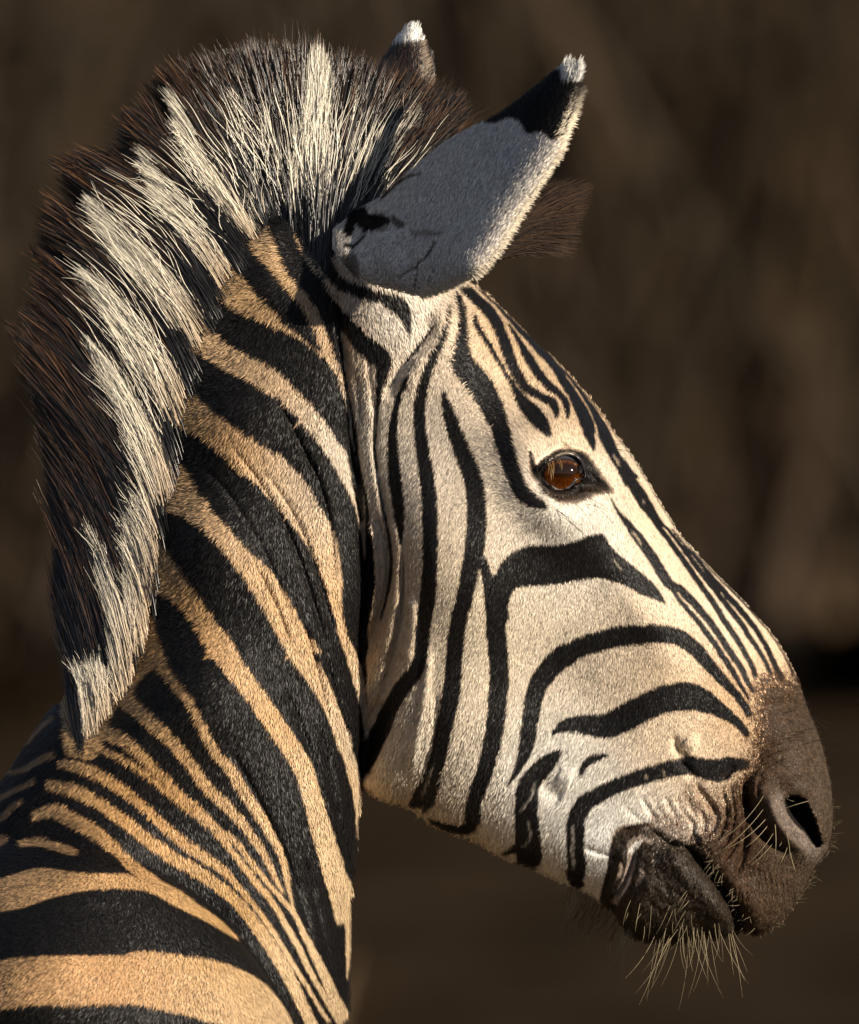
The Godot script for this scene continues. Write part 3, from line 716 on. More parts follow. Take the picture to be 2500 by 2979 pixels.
# one closed mesh: near side, far side, sewn along the outline
func skin(s: Solid, uv: Callable) -> ArrayMesh:
	var nx := s.nx
	var ny := s.ny
	var n := nx * ny
	var vf := PackedInt32Array(); vf.resize(n); vf.fill(-1)
	var vb := PackedInt32Array(); vb.resize(n); vb.fill(-1)
	var v := PackedVector3Array()
	var nm := PackedVector3Array()
	var tx := PackedVector2Array()
	var idx := PackedInt32Array()
	for j in ny - 1:
		for i in nx - 1:
			var c := j * nx + i
			var q := [c, c + 1, c + nx + 1, c + nx]
			if s.sd[c] <= 0.0 and s.sd[c + 1] <= 0.0 and s.sd[c + nx] <= 0.0 and s.sd[c + nx + 1] <= 0.0: continue
			for e in q:
				if vf[e] >= 0: continue
				var x := s.xs[e % nx]
				var y := s.ys[e / nx]
				if s.sd[e] <= 0.0:
					x = s.near_x[e]; y = s.near_y[e]
				vf[e] = v.size()
				v.append(Vector3(x - MID.x, MID.y - y, s.front[e]) * U); nm.append(s.nrm[e]); tx.append(uv.call(x, y))
				if s.sd[e] > 0.0:
					vb[e] = v.size()
					v.append(Vector3(x - MID.x, MID.y - y, s.back[e]) * U); nm.append(Vector3(s.nrm[e].x, s.nrm[e].y, -s.nrm[e].z)); tx.append(uv.call(x, y))
				else:
					vb[e] = vf[e]
			for side in [vf, vb]:
				var a: int = side[q[0]]
				var b: int = side[q[1]]
				var d: int = side[q[2]]
				var e: int = side[q[3]]
				if side == vf: idx.append_array([a, b, d, a, d, e])
				else: idx.append_array([a, d, b, a, e, d])
	var arr := []
	arr.resize(Mesh.ARRAY_MAX)
	arr[Mesh.ARRAY_VERTEX] = v; arr[Mesh.ARRAY_NORMAL] = nm; arr[Mesh.ARRAY_TEX_UV] = tx; arr[Mesh.ARRAY_INDEX] = idx
	var m := ArrayMesh.new()
	m.add_surface_from_arrays(Mesh.PRIMITIVE_TRIANGLES, arr)
	return m

# ---------------------------------------------------------------- hair
class Hair:
	var v := PackedVector3Array()
	var n := PackedVector3Array()
	var c := PackedColorArray()
	var idx := PackedInt32Array()
	# a short flat hair: root, tip, half its width as a vector, normal
	func blade(root: Vector3, mid: Vector3, tip: Vector3, side: Vector3, nm: Vector3, col: Color, col2: Color):
		var b := v.size()
		v.append(root - side); v.append(root + side); v.append(mid - side * 0.8); v.append(mid + side * 0.8); v.append(tip)
		for k in 5: n.append(nm)
		c.append(col); c.append(col); c.append(col); c.append(col); c.append(col2)
		idx.append_array([b, b + 1, b + 2, b + 1, b + 3, b + 2, b + 2, b + 3, b + 4])
	func bristle(root: Vector3, tip: Vector3, side: Vector3, nm: Vector3, col: Color, col2: Color):
		var b := v.size()
		v.append(root - side); v.append(root + side); v.append(tip)
		n.append(nm); n.append(nm); n.append(nm)
		c.append(col); c.append(col); c.append(col2)
		idx.append(b); idx.append(b + 1); idx.append(b + 2)
	# a long rounded hair along points
	func strand(pts: PackedVector3Array, width: float, out: Vector3, col: Color, col2: Color, turn := 0.55):
		var b := v.size()
		var k := pts.size()
		for i in k:
			var t := (pts[mini(i + 1, k - 1)] - pts[maxi(i - 1, 0)]).normalized()
			var w := t.cross(out).normalized()
			var f := float(i) / (k - 1)
			var o := (out - t * out.dot(t)).normalized()
			var hw := width * 0.5 * (1.0 - 0.8 * f * f * f)
			v.append(pts[i] - w * hw); v.append(pts[i] + w * hw)
			n.append((o - w * turn).normalized()); n.append((o + w * turn).normalized())
			var cc := col.lerp(col2, f)
			c.append(cc); c.append(cc)
			if i > 0:
				var e := b + i * 2
				idx.append_array([e - 2, e, e - 1, e - 1, e, e + 1])
	func mesh(mat: Material) -> ArrayMesh:
		var a := []
		a.resize(Mesh.ARRAY_MAX)
		a[Mesh.ARRAY_VERTEX] = v; a[Mesh.ARRAY_NORMAL] = n; a[Mesh.ARRAY_COLOR] = c; a[Mesh.ARRAY_INDEX] = idx
		var m := ArrayMesh.new()
		m.add_surface_from_arrays(Mesh.PRIMITIVE_TRIANGLES, a)
		m.surface_set_material(0, mat)
		return m

func hair_material(rough: float, back := 0.0, shine := 0.5) -> StandardMaterial3D:
	var m := StandardMaterial3D.new()
	m.vertex_color_use_as_albedo = true
	m.roughness = rough
	m.metallic_specular = shine
	m.cull_mode = BaseMaterial3D.CULL_DISABLED
	if back > 0.0:
		m.backlight_enabled = true
		m.backlight = Color(back, back, back)
	return m

var base_color: Table      # colour of the pale hair over the animal
var comb: Table            # direction and length of the hair
const BLACK := Color(0.012, 0.011, 0.011)

func pale(x: float, y: float) -> Color:
	return Color(base_color.at(x, y, 0), base_color.at(x, y, 1), base_color.at(x, y, 2))

func muzzle_color(x: float, y: float) -> Color:
	# rusty where the skin begins, grey round the nostril, near black on the chin
	var g := clampf((x - 2170.0 + (y - 2300.0) * 0.15) / 200.0, 0.0, 1.0)
	var chin := clampf((2150.0 - x + (y - 2560.0) * 0.55) / 90.0, 0.0, 1.0) * clampf((y - 2380.0) / 60.0, 0.0, 1.0)
	var eye := clampf(1.0 - Vector2(x - 1650.0, y - 1390.0).length() / 200.0, 0.0, 1.0)
	var c := Color(0.052, 0.029, 0.016).lerp(Color(0.078, 0.060, 0.046), g)
	c = c.lerp(Color(0.044, 0.038, 0.033), chin * 0.9)
	if eye > 0.0: c = Color(0.014, 0.012, 0.012).lerp(Color(0.085, 0.062, 0.047), clampf((y - 1420.0 - absf(x - 1640.0) * 0.05) / 40.0, 0.0, 1.0) if x < 1700.0 else clampf((y - 1400.0) / 50.0, 0.0, 0.6))
	if x > 2240.0 and y > 2290.0 and y < 2500.0 and Geometry2D.is_point_in_polygon(Vector2(x, y), nostril): return Color(0.012, 0.010, 0.009)  # shade inside the nostril, painted near black
	c *= Color(0.70, 0.64, 0.56)
	if x > 2180.0 and y > 2280.0 and y < 2520.0:
		# paler rim of the nostril
		var rim := Geometry2D.get_closest_point_to_segment(Vector2(x, y), Vector2(2262, 2330), Vector2(2290, 2390))
		var rim2 := Geometry2D.get_closest_point_to_segment(Vector2(x, y), Vector2(2290, 2390), Vector2(2370, 2475))
		var far := minf(rim.distance_to(Vector2(x, y)), rim2.distance_to(Vector2(x, y)))
		c = c.lerp(Color(0.155, 0.125, 0.105), 0.75 * exp(-far * far / 800.0))
	c *= 1.0 + 0.5 * noise.get_noise_2d(x * 2.0, y * 2.0) + 0.3 * noise.get_noise_2d(x * 7.0, y * 7.0)
	return c

func coat_color(x: float, y: float) -> Color:
	var c := pale(x, y) * (1.0 + 0.13 * noise.get_noise_2d(x * 0.5, y * 0.5) + 0.09 * noise.get_noise_2d(x * 2.4, y * 2.4))
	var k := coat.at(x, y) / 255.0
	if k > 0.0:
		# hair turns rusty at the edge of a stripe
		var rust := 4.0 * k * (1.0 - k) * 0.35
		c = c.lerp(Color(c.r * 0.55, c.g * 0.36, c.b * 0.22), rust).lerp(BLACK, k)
	var s := skin_map.at(x, y) / 255.0
	if x > 1900.0: s = skin_map.at(x + rng.randfn() * 22.0 + 30.0 * noise.get_noise_2d(x * 3.0, y * 1.5), y + rng.randfn() * 26.0 + 34.0 * noise.get_noise_2d(x * 1.5 + 300.0, y * 3.0)) / 255.0
	if x > 1900.0: s = lerpf(s, skin_map.at(x, y) / 255.0, 0.2)
	if s > 0.0:
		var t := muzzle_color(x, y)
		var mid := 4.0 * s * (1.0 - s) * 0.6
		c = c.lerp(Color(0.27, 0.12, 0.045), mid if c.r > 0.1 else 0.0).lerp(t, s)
	return c

func coat_texture() -> ImageTexture:
	var w := coat.w
	var h := coat.h
	var bytes := PackedByteArray()
	bytes.resize(w * h * 3)
	var gamma := PackedByteArray()
	gamma.resize(1024)
	for i in 1024: gamma[i] = int(clampf(Color(i / 1023.0, 0, 0).linear_to_srgb().r * 255.0, 0, 255))
	for j in h:
		var y := coat.o.y + j / coat.s
		for i in range(0, w):
			var c := coat_color(coat.o.x + i / coat.s, y)
			var b := (j * w + i) * 3
			bytes[b] = gamma[int(clampf(c.r, 0, 1) * 1023)]; bytes[b + 1] = gamma[int(clampf(c.g, 0, 1) * 1023)]; bytes[b + 2] = gamma[int(clampf(c.b, 0, 1) * 1023)]
	return ImageTexture.create_from_image(Image.create_from_data(w, h, false, Image.FORMAT_RGB8, bytes))

func in_eye(x: float, y: float) -> bool:
	return Geometry2D.is_point_in_polygon(Vector2(x, y), eye_opening)
var eye_opening: PackedVector2Array
var nostril: PackedVector2Array

# short hair over every part of a solid's near side
func grow(s: Solid, per_cell: int, paint: Callable, groom: Callable, skip: Callable, hair: Hair, uneven := 1.0):
	var nx := s.nx
	for j in s.ny - 1:
		for i in nx - 1:
			var c := j * nx + i
			if s.sd[c] <= -4.0 or s.front[c] < -1e5: continue
			var x0 := s.xs[i]
			var y0 := s.ys[j]
			var dx := s.xs[i + 1] - x0
			var dy := s.ys[j + 1] - y0
			if dx > 20.0 or dy > 20.0 or s.front[c + 1] < -1e5 or s.front[c + nx] < -1e5: continue
			if skip.call(x0, y0): continue
			var g: Vector4 = groom.call(x0, y0)      # direction x, y; length; lift
			var steep := clampf(1.0 / maxf(s.nrm[c].z, 0.3), 1.0, 2.5)
			var thin := 0.45 if x0 > 1900.0 and g.z < 8.0 and skin_map.at(x0, y0) > 200 else 1.0
			var count := int(thin * per_cell * steep * (1.7 if g.z < 16.0 else 1.0) + rng.randf())
			for k in count:
				var u := rng.randf()
				var w := rng.randf()
				var x := x0 + dx * u
				var y := y0 + dy * w
				var f := s.front[c] + (s.front[c + 1] - s.front[c]) * u + (s.front[c + nx] - s.front[c]) * w
				var nm := s.nrm[c].lerp(s.nrm[c + nx + 1], (u + w) * 0.5).normalized()
				var dir := Vector3(g.x + rng.randf_range(-0.28, 0.28), -g.y + rng.randf_range(-0.28, 0.28), 0.0)
				dir = (dir - nm * dir.dot(nm)).normalized()
				var len := g.z * rng.randf_range(0.6, 1.25)
				var lift := g.w * 0.6 + rng.randf_range(-0.08, 0.16)
				var root := Vector3(x - MID.x, MID.y - y, f)
				var mid := root + dir * len * 0.55 + nm * len * lift * 0.75
				var tip := root + dir * len + nm * len * lift
				var side := nm.cross(dir) * (rng.randf_range(0.9, 1.5) if g.z < 16.0 else rng.randf_range(0.9, 1.7))
				var col: Color = paint.call(x, y)
				var shade := rng.randf_range(0.80, 1.18)
				if g.z < 9.5 and skin_map.at(x, y) > 128: shade = rng.randf_range(0.4, 1.4) if rng.randf() < 0.86 else 2.6
				if uneven > 1.0: shade = rng.randf_range(0.45, 1.3)
				if rng.randf() < (0.15 if x0 < 1000.0 else 0.09): shade *= 0.45
				col *= shade
				var tilt := (nm + Vector3(rng.randf_range(-0.3, 0.3), rng.randf_range(-0.3, 0.3), rng.randf_range(-0.3, 0.3)) * uneven + dir * 0.15).normalized()
				var col2 := col * rng.randf_range(0.8, 1.1)
				if g.z < 16.0: hair.bristle(root * U, tip * U, side * 1.15 * U, tilt, col, col2)
				else: hair.blade(root * U, mid * U, tip * U, side * U, tilt, col, col2)

# height of the near side at a place, in units
func near_side(s: Solid, x: float, y: float) -> float:
	var i := clampi(s.xs.bsearch(x) - 1, 0, s.nx - 2)
	var j := clampi(s.ys.bsearch(y) - 1, 0, s.ny - 2)
	var c := j * s.nx + i
	if s.front[c] < -1e5: return -1e6
	return s.front[c]
func near_normal(s: Solid, x: float, y: float) -> Vector3:
	var i := clampi(s.xs.bsearch(x) - 1, 0, s.nx - 2)
	var j := clampi(s.ys.bsearch(y) - 1, 0, s.ny - 2)
	return s.nrm[j * s.nx + i]

# guide hairs of the mane: root, middle, tip
var guides := []
func make_guides():
	for g in [[165, 1545, 140, 1420, 124, 1240], [215, 1480, 178, 1300, 112, 1060], [265, 1400, 222, 1170, 98, 930], [295, 1310, 248, 1060, 80, 820], [318, 1200, 262, 940, 42, 715], [335, 1080, 272, 810, 70, 640], [350, 960, 270, 700, 88, 560], [365, 860, 272, 600, 92, 490], [385, 770, 280, 540, 104, 440], [415, 670, 300, 480, 132, 350], [450, 590, 345, 400, 145, 335], [485, 535, 370, 370, 225, 300], [515, 490, 410, 320, 290, 210], [545, 455, 460, 280, 345, 140], [575, 425, 530, 260, 450, 112], [600, 470, 590, 250, 560, 98], [636, 510, 640, 250, 650, 100], [668, 530, 695, 270, 735, 125], [716, 485, 760, 300, 860, 165], [745, 480, 830, 320, 945, 200], [770, 470, 870, 340, 955, 260]]:
		guides.append(p2("P", g))

# position along the fan of guides: t from withers to forelock, f from root to tip
func guide_at(t: float, f: float) -> Vector2:
	var n := guides.size() - 1
	var x := clampf(t, 0.0, 0.9999) * n
	var i := int(x)
	var u := x - i
	var a: PackedVector2Array = guides[i]
	var b: PackedVector2Array = guides[i + 1]
	var pa := a[0].lerp(a[1], f).lerp(a[1].lerp(a[2], f), f)
	var pb := b[0].lerp(b[1], f).lerp(b[1].lerp(b[2], f), f)
	return pa.lerp(pb, u)

func build_mane(hair: Hair):
	var cream := Color(0.72, 0.66, 0.53)
	for layer in 4:
		var count: int = [11000, 9000, 15000, 36000][layer]
		for k in count:
			var t := rng.randf()
			var f0 := 0.0
			var f1 := 1.0
			# the inner layers reach to the crest's edge, the outermost covers the root half
			if layer == 0: f0 = rng.randf_range(0.15, 0.6); f1 = rng.randf_range(0.93, 1.03)
			elif layer == 1: f0 = rng.randf_range(-0.05, 0.35); f1 = rng.randf_range(0.75, 1.0)
			elif layer == 2: f0 = rng.randf_range(-0.02, 0.5); f1 = f0 + rng.randf_range(0.3, 0.55)
			else: f0 = rng.randf_range(-0.10, 0.75) ; f1 = f0 + rng.randf_range(0.22, 0.42)
			if f1 > 1.03: f1 = 1.03 + rng.randf() * 0.03
			# hairs cling together in locks towards their tips
			var lock := floorf(t * 150.0 + layer * 0.37)
			var lock_t := (lock + 0.5 + noise.get_noise_1d(lock * 37.0) - layer * 0.37) / 150.0
			f1 += noise.get_noise_1d(lock * 61.0 + layer * 300.0) * 0.07
			var cling := rng.randf_range(0.2, 0.75)
			var bunch := noise.get_noise_2d(t * 900.0, layer * 40.0)
			f1 += bunch * 0.07 + noise.get_noise_2d(t * 4000.0, layer * 40.0) * 0.05
			var start := guide_at(t, f0)
			var middle := guide_at(t, lerpf(f0, f1, 0.45))
			var w := mane_map.at(start.x, start.y)
			var w2 := mane_map.at(middle.x, middle.y)
			var is_white := false
			if layer >= 1:
				var chance: float = w / 255.0
				if layer == 1: chance = 0.85 if chance > 0.8 else 0.0
				is_white = rng.randf() < chance
				if layer >= 1 and not is_white and (chance > 0.5 or layer >= 2 and w2 > 150) and rng.randf() < 0.88: continue
			# long pale hairs end where the pale part of the mane ends
			if is_white:
				f1 += rng.randf_range(0.0, 0.16) if t > 0.3 else 0.02
				for q in 14:
					var e := guide_at(t, f1)
					if mane_map.at(e.x, e.y) > 20: break
					f1 = lerpf(f1, f0, 0.12)
			var depth: float = [-110.0, -60.0, -16.0, 8.0][layer] + rng.randf_range(-16.0, 16.0) - 12.0 * clampf(1.0 - t * 8.0, 0.0, 1.0)
			var foot := guide_at(t, 0.0)
			var z_root := maxf(near_side(body, foot.x + 10.0, foot.y), 60.0)
			var pts := PackedVector3Array()
			var steps := 6
			var wave := rng.randf_range(-1.0, 1.0)
			var wild := rng.randf() < 0.16
			var drift := (Vector2(rng.randf_range(-9, 9), rng.randf_range(-9, 9)) + Vector2(noise.get_noise_2d(t * 2500.0, f0 * 90.0), noise.get_noise_2d(t * 2500.0 + 999.0, f0 * 90.0)) * 22.0) * (2.6 if wild else 1.0)
			for q in steps + 1:
				var ff := float(q) / steps
				var p := guide_at(lerpf(t, lock_t, cling * ff * ff), lerpf(f0, f1, ff)) + drift * ff + Vector2(sin(ff * 5.0 + wave * 4.0), cos(ff * 4.0 + wave * 3.0)) * (4.0 if wild else 1.6) * ff
				var fr := lerpf(f0, f1, ff)
				# the mane is thick at the crest and thin at its edge
				var crest := lerpf(z_root, 55.0, clampf(fr, 0.0, 1.0)) + depth * (1.0 - 0.5 * clampf(fr, 0.0, 1.0))
				if layer >= 2:
					var z := near_side(body, p.x, p.y)
					if z > -1e5: crest = maxf(crest, z + 4.0 + ff * 6.0)
				if wild: crest += ff * 14.0
				pts.append(Vector3(p.x - MID.x, MID.y - p.y, crest) * U)
			var out := Vector3(rng.randf_range(-0.8, 0.8), rng.randf_range(-0.8, 0.8), 1.0).normalized()
			var col: Color
			var col2: Color
			if is_white:
				var warm := clampf(1.0 - f0 * 3.0, 0.0, 1.0)
				col = cream.lerp(pale(start.x, start.y), warm * 0.6) * rng.randf_range(0.72, 1.1)
				col2 = cream * rng.randf_range(0.8, 1.12)
			else:
				col = BLACK * rng.randf_range(0.7, 1.4)
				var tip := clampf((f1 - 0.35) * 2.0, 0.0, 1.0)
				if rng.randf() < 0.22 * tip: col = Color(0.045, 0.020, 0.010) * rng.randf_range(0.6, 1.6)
				col2 = BLACK.lerp(Color(0.16, 0.080, 0.036), tip * pow(rng.randf(), 4.0)) * rng.randf_range(0.8, 1.5)  # brown tips; the paler strands paint sunlit glints into dark hair
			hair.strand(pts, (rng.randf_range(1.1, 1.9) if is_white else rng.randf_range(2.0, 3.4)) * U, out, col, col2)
	# stray pale hairs lying across the dark ones
	for k in 420:
		var t := rng.randf_range(0.25, 0.98)
		var f0 := rng.randf_range(0.0, 0.45)
		var a := guide_at(t, f0)
		if rng.randf() < 0.5 and mane_map.at(a.x, a.y) < 40: continue
		var l := rng.randf_range(0.25, 0.5)
		var foot := guide_at(t, 0.0)
		var z_root := maxf(near_side(body, foot.x + 10.0, foot.y), 60.0) + 14.0
		var sway := rng.randf_range(-34.0, 34.0)
		var curl := rng.randf_range(-16.0, 16.0)
		var pts := PackedVector3Array()
		for q in 9:
			var f := q / 8.0
			var p := guide_at(t, f0 + l * f) + Vector2(sway * f + curl * sin(f * 5.0), curl * 0.4 * f)
			pts.append(Vector3(p.x - MID.x, MID.y - p.y, lerpf(z_root, 70.0, f0 + l * f) + 26.0 * f) * U)
		hair.strand(pts, rng.randf_range(1.5, 2.2) * U, Vector3(0.3, 0.1, 1).normalized(), cream, cream)
	# a few long fine hairs that stand out of the outline
	for k in 700:
		var t := rng.randf()
		var a := guide_at(t, 0.85)
		var b := guide_at(t, 1.0)
		var d := (b - a).normalized().rotated(rng.randf_range(-0.3, 0.3))
		var l := rng.randf_range(40.0, 110.0) * (0.5 + rng.randf())
		var z := rng.randf_range(-30.0, 30.0)
		var bend := rng.randf_range(-18.0, 18.0)
		var pts := PackedVector3Array()
		for q in 6:
			var f := q / 5.0
			var p := a + d * l * f + d.orthogonal() * bend * f * f
			pts.append(Vector3(p.x - MID.x, MID.y - p.y, z) * U)
		hair.strand(pts, rng.randf_range(0.9, 1.5) * U, Vector3(0, 0, 1), Color(0.03, 0.02, 0.014), Color(0.05, 0.033, 0.022))

# forelock and the hair seen past the ear
func build_forelock(hair: Hair):
	for k in 3200:
		# rooted on the poll between the ears, fanning out forwards
		var a := Vector2(1252, 742).lerp(Vector2(1345, 812), rng.randf()) + Vector2(rng.randf_range(-14, 6), rng.randf_range(-4, 16))
		var v := rng.randf()
		var b := Vector2(lerpf(1630, 1575, v), lerpf(535, 735, v)) + Vector2(rng.randf_range(-80, 105), rng.randf_range(-26, 26))
		var m := a.lerp(b, 0.5) + Vector2(10, -40.0 - 40.0 * v)
		var z := rng.randf_range(-65.0, 65.0)
		var pts := PackedVector3Array()
		for q in 8:
			var f := q / 7.0
			var p := a.lerp(m, f).lerp(m.lerp(b, f), f)
			pts.append(Vector3(p.x - MID.x, MID.y - p.y, z * (1.0 - 0.3 * f)) * U)
		var c := Color(0.016, 0.011, 0.008) * rng.randf_range(0.6, 1.6)
		hair.strand(pts, rng.randf_range(1.6, 2.8) * U, Vector3(rng.randf_range(-.6, .6), rng.randf_range(-.6, .6), 1).normalized(), c, c.lerp(Color(0.09, 0.05, 0.028), pow(rng.randf(), 2.0)))
func lin(c: Color) -> Color:
	return c.linear_to_srgb()

func part(called: String, m: Mesh, parent: Node, mat: Material = null, kind := "") -> MeshInstance3D:
	var o := MeshInstance3D.new()
	o.name = called
	o.mesh = m
	if mat: o.material_override = mat
	if kind: o.set_meta("kind", kind)
	parent.add_child(o, true)
	return o

func _ready():
	rng.seed = 11
	noise.seed = 4
	noise.frequency = 0.02
	# ------------------------------------------------------------ camera, sky, sun
	var tilt := Basis(Vector3.RIGHT, deg_to_rad(-3.0))
	var centre := Vector3(0, HIGH, 0)
	var cam := Camera3D.new()
	cam.name = "camera"
	cam.transform = Transform3D(tilt, centre + tilt.z * DIST)
	var lens := CameraAttributesPhysical.new()
	lens.frustum_focal_length = 608.0
	lens.exposure_aperture = 6.3
	lens.frustum_focus_distance = DIST - 0.05
	lens.frustum_near = 0.5
	lens.frustum_far = 4000.0
	cam.attributes = lens
	cam.keep_aspect = Camera3D.KEEP_HEIGHT
	cam.fov = 2.0 * rad_to_deg(atan(2979.0 * U * 0.5 / DIST))
	cam.near = 0.5
	cam.far = 4000.0
	add_child(cam)
	cam.current = true
	var we := WorldEnvironment.new()
	we.name = "air"
	var env := Environment.new()
	env.background_mode = Environment.BG_SKY
	var sky := Sky.new()
	var ps := ProceduralSkyMaterial.new()
	ps.sky_top_color = Color(0.42, 0.47, 0.56)
	ps.sky_horizon_color = Color(0.66, 0.70, 0.74)
	ps.sky_curve = 0.15
	ps.ground_bottom_color = Color(0.12, 0.09, 0.06)
	ps.ground_horizon_color = Color(0.25, 0.21, 0.17)
	ps.sun_angle_max = 8.0
	sky.sky_material = ps
	env.sky = sky
	env.background_energy_multiplier = 0.64
	env.tonemap_mode = Environment.TONE_MAPPER_LINEAR
	env.tonemap_exposure = 1.6
	env.sdfgi_enabled = true
	env.ssao_enabled = true
	env.ssil_enabled = true
	we.environment = env
	add_child(we)
	var sun := DirectionalLight3D.new()
	sun.name = "sun"
	sun.light_color = Color(1.0, 0.945, 0.865)
	sun.light_energy = 1.6
	sun.light_angular_distance = 0.5
	sun.shadow_enabled = true
	add_child(sun)
	sun.look_at_from_position(Vector3(0.74, 0.22, 0.64) * 50.0, Vector3.ZERO)

	# ------------------------------------------------------------ the place
	build_place()

	# ------------------------------------------------------------ the zebra
	var zebra := Node3D.new()
	zebra.name = "zebra"
	zebra.set_meta("label", "striped zebra with upright mane looking right, seen over its shoulder")
	zebra.set_meta("category", "zebra")
	add_child(zebra)
	zebra.transform = Transform3D(tilt, centre)

	base_color = table([[550, 600, 0.504, 0.319, 0.155], [420, 900, 0.504, 0.311, 0.148], [330, 1300, 0.504, 0.286, 0.115], [700, 1600, 0.612, 0.445, 0.259], [650, 1900, 0.630, 0.479, 0.296], [640, 1250, 0.576, 0.386, 0.207], [560, 1500, 0.558, 0.361, 0.178], [300, 1650, 0.495, 0.286, 0.115], [500, 1850, 0.522, 0.319, 0.133], [200, 2000, 0.486, 0.290, 0.141], [660, 700, 0.522, 0.353, 0.200],
		[950, 1300, 0.643, 0.557, 0.429], [1060, 680, 0.612, 0.441, 0.264], [1220, 800, 0.632, 0.452, 0.275], [1200, 1080, 0.714, 0.683, 0.616], [1450, 1250, 0.694, 0.567, 0.418], [1330, 1050, 0.673, 0.557, 0.396], [1150, 1600, 0.714, 0.683, 0.616], [800, 1550, 0.653, 0.598, 0.506], [760, 900, 0.653, 0.578, 0.473], [800, 640, 0.694, 0.640, 0.561], [880, 900, 0.673, 0.588, 0.484], [1400, 1500, 0.673, 0.546, 0.396], [1500, 1450, 0.632, 0.420, 0.242], [1250, 1750, 0.755, 0.745, 0.704]])
	comb = table([[510, 550, -.9, .1, 22, .4], [400, 790, -.95, .0, 22, .4], [350, 1000, -.95, 0, 22, .4], [318, 1230, -.9, .1, 22, .4], [230, 1450, -.9, .3, 22, .4], [600, 700, -.2, 1, 18, .35], [500, 900, -.3, 1, 18, .35], [440, 1200, -.3, 1, 18, .35], [650, 1200, .1, 1, 16, .3], [700, 1700, .2, 1, 16, .3], [300, 1560, -.4, .9, 16, .3], [450, 1750, .1, 1, 16, .3], [150, 1700, -.5, .8, 16, .3], [200, 2000, -.6, .5, 18, .3], [600, 1950, .3, 1, 15, .3],
		[950, 1300, -.3, 1, 12, .3], [850, 1000, -.35, 1, 13, .3], [1060, 680, .3, -.8, 13, .3], [1220, 860, .2, -.9, 10, .3], [1100, 950, -.5, -.6, 12, .3], [1200, 1080, .1, 1, 10, .25], [1350, 1150, .3, 1, 9, .25], [1500, 1350, .3, .9, 8, .25], [1150, 1600, -.5, .9, 14, .35], [800, 1550, -.5, 1, 20, .4], [900, 1600, -.4, 1, 20, .45], [760, 900, -.2, 1, 15, .3], [800, 640, .3, 1, 22, .35], [1350, 1800, -.3, 1, 9, .4], [1550, 1700, .1, 1, 6, .45], [1600, 1600, .2, 1, 5, .4]])
	coat = CoatMap.new(Vector2(-760, -20), Vector2(3320, 3180), 0.4)
	skin_map = CoatMap.new(Vector2(-760, -20), Vector2(3320, 3180), 0.4)
	ear_map = CoatMap.new(Vector2(900, 160), Vector2(840, 760), 0.7)
	crease_map = CoatMap.new(Vector2(-760, -20), Vector2(3320, 3180), 0.4)
	mane_map = CoatMap.new(Vector2(-60, -20), Vector2(1500, 2400), 0.4)
	eye_opening = smooth_loop(p2("I", [250, 770, 340, 670, 450, 580, 560, 500, 680, 450, 800, 450, 900, 500, 980, 590, 1030, 690, 1060, 770, 1000, 830, 900, 850, 860, 900, 800, 970, 700, 1020, 620, 1030, 540, 1000, 440, 930, 350, 860, 280, 800]), 6.0)
	nostril = smooth_loop(p2("L", [985, 450, 1035, 410, 1110, 405, 1180, 430, 1250, 540, 1310, 690, 1350, 820, 1360, 900, 1320, 935, 1270, 885, 1200, 785, 1090, 680, 1015, 570]), 6.0)
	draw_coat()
	draw_creases()
	draw_mane_map()
	sculpt_body()
	var t0 := coat_texture()
	var hide := StandardMaterial3D.new()
	hide.albedo_texture = t0
	hide.texture_repeat = false
	var dents := Image.create_from_data(crease_map.w, crease_map.h, false, Image.FORMAT_L8, crease_map.ink)
	hide.heightmap_enabled = true
	hide.heightmap_texture = ImageTexture.create_from_image(dents)
	hide.heightmap_scale = -0.12
	hide.roughness = 0.7
	hide.metallic_specular = 0.25
	part("body", skin(body, func(x, y): return Vector2((x - coat.o.x) / (coat.w / coat.s), (y - coat.o.y) / (coat.h / coat.s))), zebra, hide)

	var fur := Hair.new()
	grow(body, 3, coat_color, func(x, y): return Vector4(comb.at(x, y, 0), comb.at(x, y, 1), comb.at(x, y, 2), comb.at(x, y, 3)),
		func(x, y): return (x > 1500 and x < 1720 and y > 1310 and y < 1440 and in_eye(x, y)) or (x > 2240 and y > 2290 and y < 2490 and Geometry2D.is_point_in_polygon(Vector2(x, y), nostril)), fur)
	part("coat", fur.mesh(hair_material(0.45, 0.0, 0.32)), zebra, null, "stuff")

	make_guides()
	var mane := Hair.new()
	build_mane(mane)
	part("mane", mane.mesh(hair_material(0.3, 0.15)), zebra, null, "stuff")
	var lock := Hair.new()
	build_forelock(lock)
	part("forelock", lock.mesh(hair_material(0.4, 0.25)), zebra, null, "stuff")

	build_ears(zebra)
	build_eye(zebra)
	build_whiskers(zebra)

func ear_solid(outline: PackedVector2Array, step: float, shape: Callable, thick: float) -> Solid:
	var lo := Vector2(1e9, 1e9)
	var hi := Vector2(-1e9, -1e9)
	for p in outline:
		lo = lo.min(p); hi = hi.max(p)
	var xs := PackedFloat32Array()
	var x := lo.x - 2.0 * step
	while x < hi.x + 2.0 * step: xs.append(x); x += step
	var ys := PackedFloat32Array()
	var y := lo.y - 2.0 * step
	while y < hi.y + 2.0 * step: ys.append(y); y += step
	var s := Solid.new()
	s.grid(xs, ys)
	var d := s.outline(outline)
	for j in s.ny:
		for i in s.nx:
			var c := j * s.nx + i
			if d[c] > -3.0 * step:
				var f: float = shape.call(xs[i], ys[j], maxf(d[c], 0.0))
				s.front[c] = f
				s.back[c] = f - thick * dome(maxf(d[c], 0.0), thick * 1.5)
	s.front = blur_inside(s.front, d, s.nx, s.ny, 4, step)
	s.normals()
	return s

